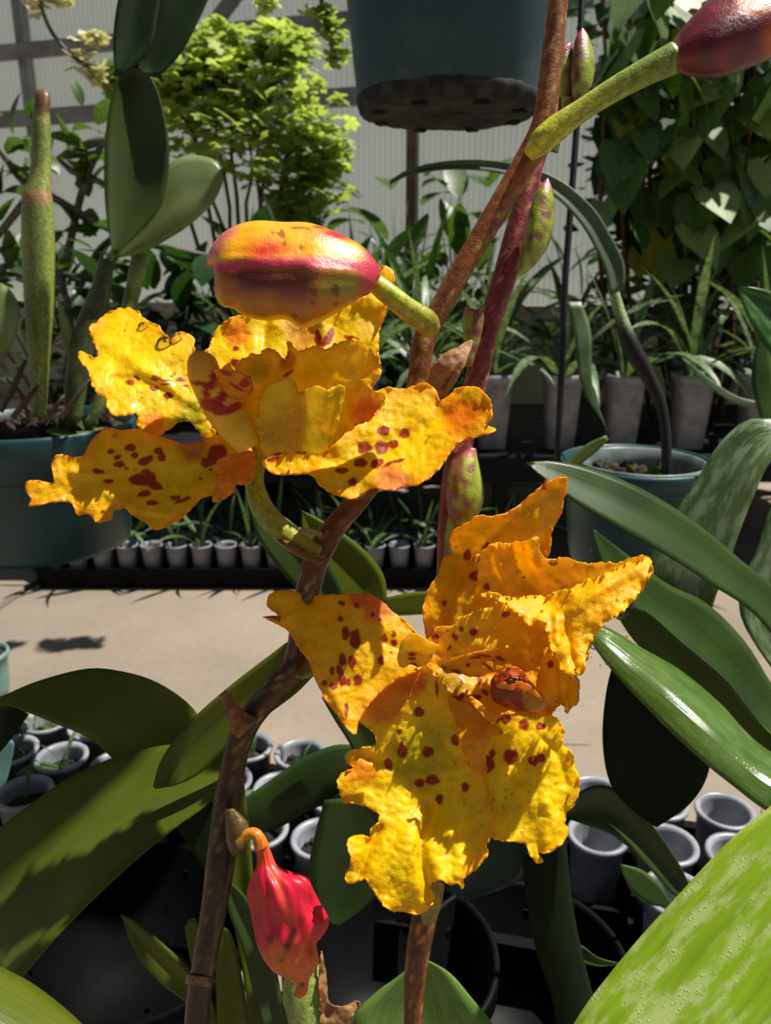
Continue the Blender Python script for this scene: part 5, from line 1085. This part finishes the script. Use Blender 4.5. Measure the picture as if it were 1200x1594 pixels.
pn2 = petal('lip', [(679, 1012), (684, 990), (676, 980), (686, 975), (706, 974), (712, 962), (730, 958), (745, 948), (765, 945), (776, 936), (800, 950), (822, 975), (820, 985), (824, 1000), (812, 998), (805, 1015), (795, 1010), (782, 1008), (778, 1010), (760, 1010), (740, 1014), (710, 1022), (690, 1026)],
            DF2 * .972, [(682, 1015, 22), (684, 980, 14), (760, 948, 12), (820, 985, 0), (790, 1008, -6), (740, 980, 4), (720, 1018, 10)], fl2, seed=30, ruffle=4, lam=26, wr=8, jag=1.5, base=sc(248, 202, 16), edge_orange=.15, spots=[(787, 956, 7, 4, -20), (737, 984, 6.5, 6), (718, 979, 4, 4), (706, 989, 3, 5), (710, 993, 3, 5, 20), (700, 1007, 4, 2.5, -45), (698, 1011, 3, 2), (696, 981, 2, 2)], creases=[([(684, 1015), (740, 985), (790, 975)], 7, 14)])
po = petal('lip', [(621, 1012), (624, 1000), (629, 993), (638, 988), (648, 987), (656, 990), (667, 997), (683, 1005), (680, 1012), (674, 1020), (664, 1034), (650, 1039), (640, 1034), (626, 1040), (619, 1030)], DF2 * .96, [(625, 1000, -8), (650, 990, -12), (680, 1008, 0), (640, 1036, 8), (648, 1012, 8)], fl2, seed=31, ruffle=3, lam=24, wr=7, jag=1.0, base=sc(244, 196, 20), edge_orange=-.2, spots=[(641, 1018, 7, 3), (641, 1025, 7, 2.6), (643, 1035, 7, 3)], paints=[(668, 998, 9, PALE), (630, 992, 8, PALE)])
def col2(u, a, x, y):
    n1 = noise.noise(Vector((x / 9, y / 9, 2)))
    c = mixc(sc(190, 66, 20), sc(138, 32, 16), .5 + n1 + .4 * math.sin(a))
    c = mixc(c, sc(206, 140, 30), (x - 812) / 12 + n1)
    return mixc(c, sc(214, 150, 80), (x - 840) / 8)
bulk('column', [(762, 1075), (764, 1060), (774, 1048), (795, 1040), (812, 1046), (826, 1060), (842, 1078), (850, 1090), (851, 1096)], [(763, 1078), (768, 1092), (782, 1100), (800, 1104), (818, 1108), (830, 1108), (842, 1106), (848, 1102), (851, 1098)], DF2 * .965, M_COL, fl2, 40, 30, k=.8, colf=col2, ridge=lambda u, a: 1 + .05 * math.sin(3 * a + 8 * u), label='reddish brown column with olive tip')
petal('column_wing', [(768, 1056), (778, 1046), (793, 1038), (808, 1040), (820, 1052), (822, 1062), (812, 1056), (800, 1052), (786, 1054), (776, 1062)], DF2 * .945, [(770, 1058, 4), (800, 1040, 0), (820, 1060, 4), (795, 1052, -8)], fl2, seed=33, ruffle=3, lam=18, wr=6, jag=1.0, base=sc(206, 84, 24), edge_orange=.5)
petal('column_wing', [(772, 1066), (784, 1062), (796, 1066), (806, 1060), (822, 1066), (836, 1078), (846, 1090), (838, 1086), (822, 1076), (808, 1070), (796, 1074), (786, 1074)], DF2 * .94, [(772, 1066, 6), (800, 1068, -2), (846, 1090, 2)], fl2, seed=34, ruffle=2, lam=18, wr=6, jag=.8, base=sc(232, 160, 60), edge_orange=.3)
petal('column_wing', [(730, 1085), (745, 1092), (758, 1106), (775, 1110), (795, 1106), (818, 1108), (842, 1112), (836, 1120), (815, 1114), (790, 1112), (775, 1118), (768, 1126), (755, 1116), (742, 1104)], DF2 * .955, [(735, 1090, 4), (775, 1114, -6), (840, 1114, -6)], fl2, seed=35, ruffle=3, lam=18, wr=6, jag=1.0, base=sc(246, 190, 40), edge_orange=.2)
for (x, y) in ((794, 1060), (811, 1058)): bulk('anther', [(x - 4, y - 3), (x - 5, y), (x - 3, y + 4)], [(x + 4, y - 3), (x + 5, y), (x + 3, y + 4)], DF2 * .937, M_BUD, fl2, 8, 10, colf=lambda *a: sc(70, 40, 20))

# ------------------------------------------------------------------ water drops on the flowers
def drop(x, y, r, on, label, flat=.8, hang=False, dd=None):
    c = surf_pt(on, x, y, r * .35) if on else P(x, y, dd)
    dep = (c - CAM).dot(FW); R_ = r * dep / F_PX
    bm = bmesh.new(); bmesh.ops.create_uvsphere(bm, u_segments=20, v_segments=14, radius=R_)
    for v in bm.verts: v.co.z *= (flat if not hang else 1.05); v.co += c
    o = link('water_drop', from_bm('water_drop', bm), M_WATER); return tag(o, label, 'water drop')
drop(256, 534, 12, pa, 'large round water drop near the top of the upper left petal'); drop(223, 508, 8, pa, 'oval water drop on the frilled top of the upper left petal'); drop(274, 527, 9, pa, 'bright water drop in the curl right of the large round drop')
drop(965, 957, 8, None, 'water drop hanging under the pointed petal, the larger one', hang=True, dd=DF2 * .945); drop(983, 943, 5, None, 'small water drop hanging near the tip of the pointed petal', hang=True, dd=DF2 * .95)
drop(924, 1005, 6, None, 'water drop hanging from the frilled right edge of the pointed petal', hang=True, dd=DF2 * .93); drop(890, 1243, 8, pk, 'water drop at the right edge of the lower right sepal')
drop(861, 876, 6, pm1, 'water drop on the upper rim of the hooded petal'); drop(741, 871, 6, pm1, 'water drop at the left corner of the hooded petal'); drop(179, 678, 4, pb, 'small water drop on the left sepal of the upper flower')
bm = bmesh.new(); rg = random.Random(77)
for on, pts_n, box_ in ((pa, 26, (150, 500, 300, 660)), (pb, 10, (90, 690, 330, 800)), (ph, 8, (450, 935, 620, 1080)), (pj, 26, (560, 1180, 750, 1400)), (pk, 34, (765, 1150, 880, 1310)), (pm2, 30, (830, 930, 980, 1040)), (pm1, 12, (760, 850, 960, 890)), (pg, 10, (540, 640, 700, 750)), (pl_, 6, (690, 830, 850, 900))):
    for k in range(pts_n):
        x, y = rg.uniform(box_[0], box_[2]), rg.uniform(box_[1], box_[3]); c = surf_pt(on, x, y, 1.5)
        g = bmesh.ops.create_icosphere(bm, subdivisions=2, radius=rg.uniform(1.0, 2.4) * (c - CAM).dot(FW) / F_PX)
        for v in g['verts']: v.co += c
tag(link('water_beads', from_bm('water_beads', bm), M_WATER), 'fine water beads scattered over the yellow petals', 'water', kind='stuff')
# ------------------------------------------------------------------ foreground and middle leaves
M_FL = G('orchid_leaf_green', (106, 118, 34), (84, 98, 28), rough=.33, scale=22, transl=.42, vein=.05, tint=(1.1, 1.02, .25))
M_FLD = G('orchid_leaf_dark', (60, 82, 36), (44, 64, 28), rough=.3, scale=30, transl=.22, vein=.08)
M_FLW = G('orchid_leaf_wet', (84, 112, 40), (66, 98, 34), rough=.2, scale=45, transl=.22, vein=.06, spec=.6, film=.25, filmcol=sc(130, 150, 90), bump=.35)
M_FLG = G('orchid_leaf_grey_film', (100, 122, 76), (66, 92, 50), rough=.25, scale=35, transl=.15, vein=.08, film=.55, filmcol=sc(158, 172, 146), bump=.35)
M_BIG = G('big_leaf_lime', (166, 194, 52), (142, 176, 36), rough=.28, scale=14, transl=.28, vein=.10, film=.75, filmcol=sc(208, 218, 158), bump=.6, veins=4, fscale=(9, 2.6, 1))
M_BLK = G('shade_toned_leaf', (26, 38, 20), (18, 30, 15), rough=.6, scale=25, transl=.04, vein=.05, spec=.1)  # near-black green puts the leaves' shade into their colour
# plant A leaves (left)
blade('leaf', [(-60, 1105), (0, 1085), (60, 1060), (135, 1041), (190, 1045), (240, 1060), (285, 1088), (312, 1120), (325, 1170), (330, 1250)], [(-60, 1118), (0, 1098), (40, 1108), (90, 1128), (140, 1150), (185, 1190), (210, 1215), (240, 1235), (280, 1250), (310, 1290)], .30, M_FL, plantA, 40, 11, bow=.06, fold=.05, tilt=.25, label='arching leaf with one half in sunlight')
blade('leaf', [(390, 1130, 20), (350, 1140, 16), (290, 1155, 10), (230, 1165, 4), (170, 1182, 0), (100, 1215, -4), (40, 1258, -8), (-20, 1305, -10), (-90, 1370, -10)], [(335, 1250, 10), (330, 1245, 10), (310, 1262, 6), (270, 1290, 0), (215, 1335, -8), (160, 1385, -14), (110, 1435, -20), (60, 1490, -26), (20, 1540, -30)], .27, M_FL, plantA, 40, 13, bow=-.05, fold=.07, tilt=.8, label='broad leaf crossing the lower left')
blade('leaf', [(238, 1224), (250, 1185), (280, 1140), (320, 1100), (370, 1058), (420, 1020), (450, 998), (480, 985)], [(242, 1228), (275, 1222), (310, 1205), (345, 1172), (380, 1140), (420, 1110), (460, 1080), (490, 1050)], .262, M_FL, plantA, 30, 11, fold=.1, label='short pointed leaf in front of the arching leaf')
blade('leaf', [(-40, 1480), (0, 1505), (50, 1532), (100, 1570), (140, 1610), (170, 1660)], [(-60, 1640), (-30, 1660), (20, 1690), (60, 1700), (100, 1700), (150, 1690)], .2, M_FL, plantA, 24, 9, bow=.1, tilt=.8)
blade('leaf', [(188, 1424), (210, 1435), (245, 1462), (280, 1495), (305, 1530), (320, 1600)], [(190, 1428), (200, 1458), (222, 1500), (255, 1535), (292, 1563), (318, 1600)], .29, M_FL, plantA, 24, 9, fold=.12)
blade('leaf', [(300, 1430), (288, 1440), (292, 1470), (300, 1510), (320, 1600)], [(302, 1430), (312, 1450), (318, 1480), (322, 1520), (340, 1600)], .285, M_FL, plantA, 20, 7)
blade('leaf', [(345, 1445), (338, 1470), (336, 1520), (338, 1600)], [(350, 1444), (362, 1460), (376, 1520), (390, 1600)], .27, M_FL, plantA, 20, 7, fold=.12)
blade('leaf', [(392, 1640), (384, 1560), (372, 1480), (356, 1400), (348, 1320), (352, 1230), (368, 1160)], [(430, 1640), (420, 1560), (408, 1480), (398, 1400), (388, 1300), (382, 1240), (372, 1160)], .262, M_FL, plantA, 34, 7, fold=.15, label='upright lime leaf sheath behind the stem')
blade('leaf', [(420, 1640), (398, 1560), (378, 1480), (356, 1420), (350, 1370)], [(460, 1640), (440, 1560), (420, 1470), (385, 1400), (352, 1368)], .258, M_FLD, plantA, 24, 7, fold=.15)
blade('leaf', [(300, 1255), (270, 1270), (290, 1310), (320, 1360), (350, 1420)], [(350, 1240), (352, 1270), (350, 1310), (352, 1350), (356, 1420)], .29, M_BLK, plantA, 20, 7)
bulk('pseudobulb', [(455, 1430), (446, 1480), (440, 1540), (440, 1600), (450, 1700)], [(470, 1430), (490, 1480), (506, 1540), (515, 1600), (520, 1700)], .30, M_STEM, plantA, 26, 20, k=.6, colf=lambda u, a, x, y: mixc(sc(120, 146, 50), sc(150, 168, 84), .5 + .5 * math.sin(a)))
petal('bract', [(500, 1480), (508, 1520), (512, 1560), (535, 1566), (555, 1558), (560, 1566), (545, 1590), (535, 1640), (505, 1640), (500, 1580), (496, 1530)], .296, [(500, 1490, 0), (555, 1560, -10), (510, 1600, -12), (535, 1600, -20)], plantA, ruffle=3, jag=.6, base=sc(170, 124, 80), edge_orange=0, mat=M_HUSK, seed=40, label='torn dry brown husk')
blade('leaf', [(-60, 1190), (-10, 1170), (15, 1152), (22, 1158), (18, 1200), (0, 1230), (-60, 1270)][:4], [(-60, 1270), (-20, 1250), (8, 1220), (20, 1175)], .5, plain('bluish_leaf', sc(120, 160, 156), .4, sc(96, 136, 134), 20, transl=.2), plantA, 14, 7, label='pale bluish leaf tip at the left edge')
blade('leaf', [(-60, 1090), (0, 1092), (25, 1100), (45, 1112)], [(-60, 1210), (-20, 1190), (10, 1160), (44, 1114)], .4, M_BLK, plantA, 14, 7)
# plant B leaves (middle)
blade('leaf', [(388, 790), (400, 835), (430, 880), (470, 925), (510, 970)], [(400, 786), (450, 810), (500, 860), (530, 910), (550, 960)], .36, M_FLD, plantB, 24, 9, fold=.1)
blade('leaf', [(470, 795), (500, 810), (545, 838), (580, 870), (600, 905), (602, 960)], [(470, 800), (470, 830), (480, 870), (500, 900), (530, 930), (570, 960)], .37, M_FL, plantB, 26, 9, fold=.1, label='rounded green leaf behind the kinked stem')
blade('leaf', [(600, 930), (640, 922), (680, 920), (720, 918)], [(590, 960), (630, 958), (670, 955), (720, 945)], .36, M_FL, plantB, 16, 7)
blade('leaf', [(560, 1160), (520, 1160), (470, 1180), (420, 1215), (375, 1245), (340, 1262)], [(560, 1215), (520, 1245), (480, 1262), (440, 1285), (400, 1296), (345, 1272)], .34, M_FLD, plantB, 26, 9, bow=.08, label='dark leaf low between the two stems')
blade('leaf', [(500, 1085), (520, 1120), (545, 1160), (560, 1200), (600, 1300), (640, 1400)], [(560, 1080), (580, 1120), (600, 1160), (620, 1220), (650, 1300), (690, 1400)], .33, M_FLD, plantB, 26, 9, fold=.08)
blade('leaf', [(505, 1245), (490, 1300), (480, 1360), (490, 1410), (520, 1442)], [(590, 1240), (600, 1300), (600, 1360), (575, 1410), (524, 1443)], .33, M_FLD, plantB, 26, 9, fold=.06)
blade('leaf', [(700, 1300), (690, 1340), (690, 1380), (720, 1402)], [(840, 1290), (830, 1330), (800, 1375), (724, 1403)], .35, G('bluish_dark_leaf', (44, 66, 58), (36, 56, 50), rough=.35, scale=20, transl=.1), plantB, 18, 9, fold=.05)
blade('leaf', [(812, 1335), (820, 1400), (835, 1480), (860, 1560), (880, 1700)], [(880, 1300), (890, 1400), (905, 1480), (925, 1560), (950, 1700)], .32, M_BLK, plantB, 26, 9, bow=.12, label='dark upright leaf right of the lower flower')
blade('leaf', [(655, 1492), (620, 1520), (580, 1550), (550, 1590), (540, 1700)], [(660, 1492), (700, 1515), (735, 1555), (770, 1600), (820, 1700)], .31, G('soft_green_leaf', (120, 150, 70), (96, 132, 56), rough=.3, scale=30, transl=.25, film=.2), plantB, 24, 9, fold=.06, label='pale green leaf at the very bottom behind the stem')
blade('leaf', [(870, 1485), (885, 1475), (905, 1472), (930, 1490), (965, 1500)], [(872, 1490), (880, 1500), (900, 1498), (930, 1505), (965, 1502)], .33, M_FLD, plantB, 18, 7, fold=.2)
# plant C: the cluster of dark leaves at the right
gc = P(1330, 1180, .36)
plantC = empty('orchid_plant', 'clump of dark green wet strap leaves at the right edge', 'orchid', (gc.x, gc.y, 0))
pot(plantC, (gc.x, gc.y, 0), .07, .11, M_BLACK, taper=.78, m=48); chunks(plantC, (gc.x, gc.y, 0), .06, .095, 30, M_BARK, .009, seed=43)
dc = .33
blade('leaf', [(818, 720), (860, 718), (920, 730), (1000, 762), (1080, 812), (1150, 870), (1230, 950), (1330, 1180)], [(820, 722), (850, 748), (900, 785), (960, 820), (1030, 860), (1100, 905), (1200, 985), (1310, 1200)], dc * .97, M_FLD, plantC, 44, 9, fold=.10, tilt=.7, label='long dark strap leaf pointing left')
blade('leaf', [(1230, 650), (1200, 652), (1160, 655), (1120, 690), (1085, 745), (1050, 800), (1020, 850), (1010, 900), (1060, 990), (1300, 1190)], [(1260, 700), (1225, 700), (1198, 720), (1178, 760), (1150, 830), (1130, 890), (1110, 940), (1110, 990), (1160, 1060), (1330, 1200)], dc * 1.08, M_FLG, plantC, 40, 11, fold=.08, tilt=.6, label='broad grey-filmed leaf curling over at its top')
blade('leaf', [(1290, 700), (1240, 740), (1200, 790), (1180, 850), (1150, 930), (1180, 1010), (1320, 1190)], [(1330, 760), (1300, 800), (1270, 850), (1250, 920), (1230, 990), (1250, 1060), (1330, 1200)], dc * 1.1, M_FLG, plantC, 30, 9, fold=.08)
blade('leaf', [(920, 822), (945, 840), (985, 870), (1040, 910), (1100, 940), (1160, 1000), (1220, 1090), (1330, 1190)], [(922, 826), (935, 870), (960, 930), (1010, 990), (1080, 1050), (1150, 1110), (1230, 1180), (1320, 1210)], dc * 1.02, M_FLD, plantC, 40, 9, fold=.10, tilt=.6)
blade('leaf', [(960, 955), (1000, 950), (1060, 1000), (1130, 1060), (1200, 1140), (1320, 1200)], [(962, 960), (990, 1000), (1050, 1060), (1110, 1120), (1180, 1190), (1310, 1230)], dc * .985, M_FL, plantC, 30, 9, fold=.1, tilt=.7)
blade('leaf', [(905, 975, 20), (940, 975, 5), (1000, 1010, -25), (1060, 1045, -60), (1120, 1095, -95), (1190, 1165, -135), (1330, 1240, -200)], [(910, 985, 20), (945, 1035, 0), (1000, 1095, -35), (1060, 1155, -75), (1130, 1215, -115), (1220, 1275, -155), (1320, 1270, -200)], dc * .93, M_FLW, plantC, 44, 11, fold=-.20, bow=.08, tilt=.9, label='long wet leaf with bright glare along its crease')
blade('leaf', [(962, 1010), (945, 1070), (938, 1150), (950, 1220), (985, 1262), (1020, 1287)], [(1080, 1070), (1095, 1110), (1108, 1150), (1100, 1210), (1070, 1255), (1022, 1288)], dc * 1.06, M_BLK, plantC, 26, 11, bow=-.05, label='blunt hanging leaf with deep shade put into its colour')
blade('leaf', [(880, 1262), (900, 1235), (935, 1222), (975, 1240), (1020, 1290), (1060, 1350), (1075, 1380), (1120, 1430)], [(885, 1275), (915, 1285), (950, 1298), (985, 1325), (1020, 1362), (1045, 1390), (1060, 1400), (1110, 1440)], .36, M_FLD, plantC, 30, 9, bow=-.1, fold=.1, label='short rounded leaf curving over the liner pots')
blade('leaf', [(965, 1345), (1000, 1355), (1030, 1380), (1045, 1410)], [(966, 1355), (985, 1390), (1010, 1408), (1044, 1412)], .5, M_L_BROAD, plantC, 16, 7)
M_VAR = G('edged_leaf', (72, 118, 62), (54, 98, 46), rough=.25, scale=40, transl=.25, film=.35, filmcol=sc(150, 180, 140))
blade('leaf', [(1148, 446), (1180, 448), (1215, 460), (1280, 500), (1340, 640), (1340, 900)], [(1149, 450), (1162, 490), (1190, 540), (1230, 590), (1290, 680), (1320, 900)], .42, M_VAR, plantC, 26, 9, fold=.1, label='bright edged leaf tip entering from the right')
blade('leaf', [(1183, 520), (1172, 560), (1170, 600), (1182, 650), (1190, 680)], [(1192, 525), (1200, 560), (1205, 600), (1210, 650), (1204, 680)], .55, M_L_BROAD, plantC, 20, 5)
blade('leaf', [(1060, 560), (1100, 600), (1150, 630), (1200, 640)], [(1062, 556), (1105, 590), (1150, 618), (1200, 628)], .8, M_L_STRAP, plantC, 14, 5)
# big lime leaf filling the lower right corner
gd = P(1330, 1700, .19)
plantD = empty('orchid_plant', 'big lime green leaf streaked with water film in the lower right corner', 'leaf', (gd.x, gd.y + .02, 0))
blade('leaf', [(1330, 1170), (1250, 1215), (1200, 1255), (1150, 1295), (1100, 1345), (1050, 1400), (1000, 1455), (950, 1515), (905, 1575), (870, 1640), (850, 1720)], [(1500, 1220), (1450, 1300), (1420, 1360), (1390, 1420), (1350, 1480), (1310, 1540), (1270, 1600), (1220, 1660), (1180, 1700), (1120, 1760), (1050, 1800)], .185, M_BIG, plantD, 50, 15, fold=.05, bow=.05, tilt=.55)
tube('stem', [(1000, 1760, 10, 20), (1050, 2100, 40, 20), (1100, 2600, 80, 18)], .2, M_STEM, plantD, 16, 12, colf=lambda u, a: sc(110, 130, 50))
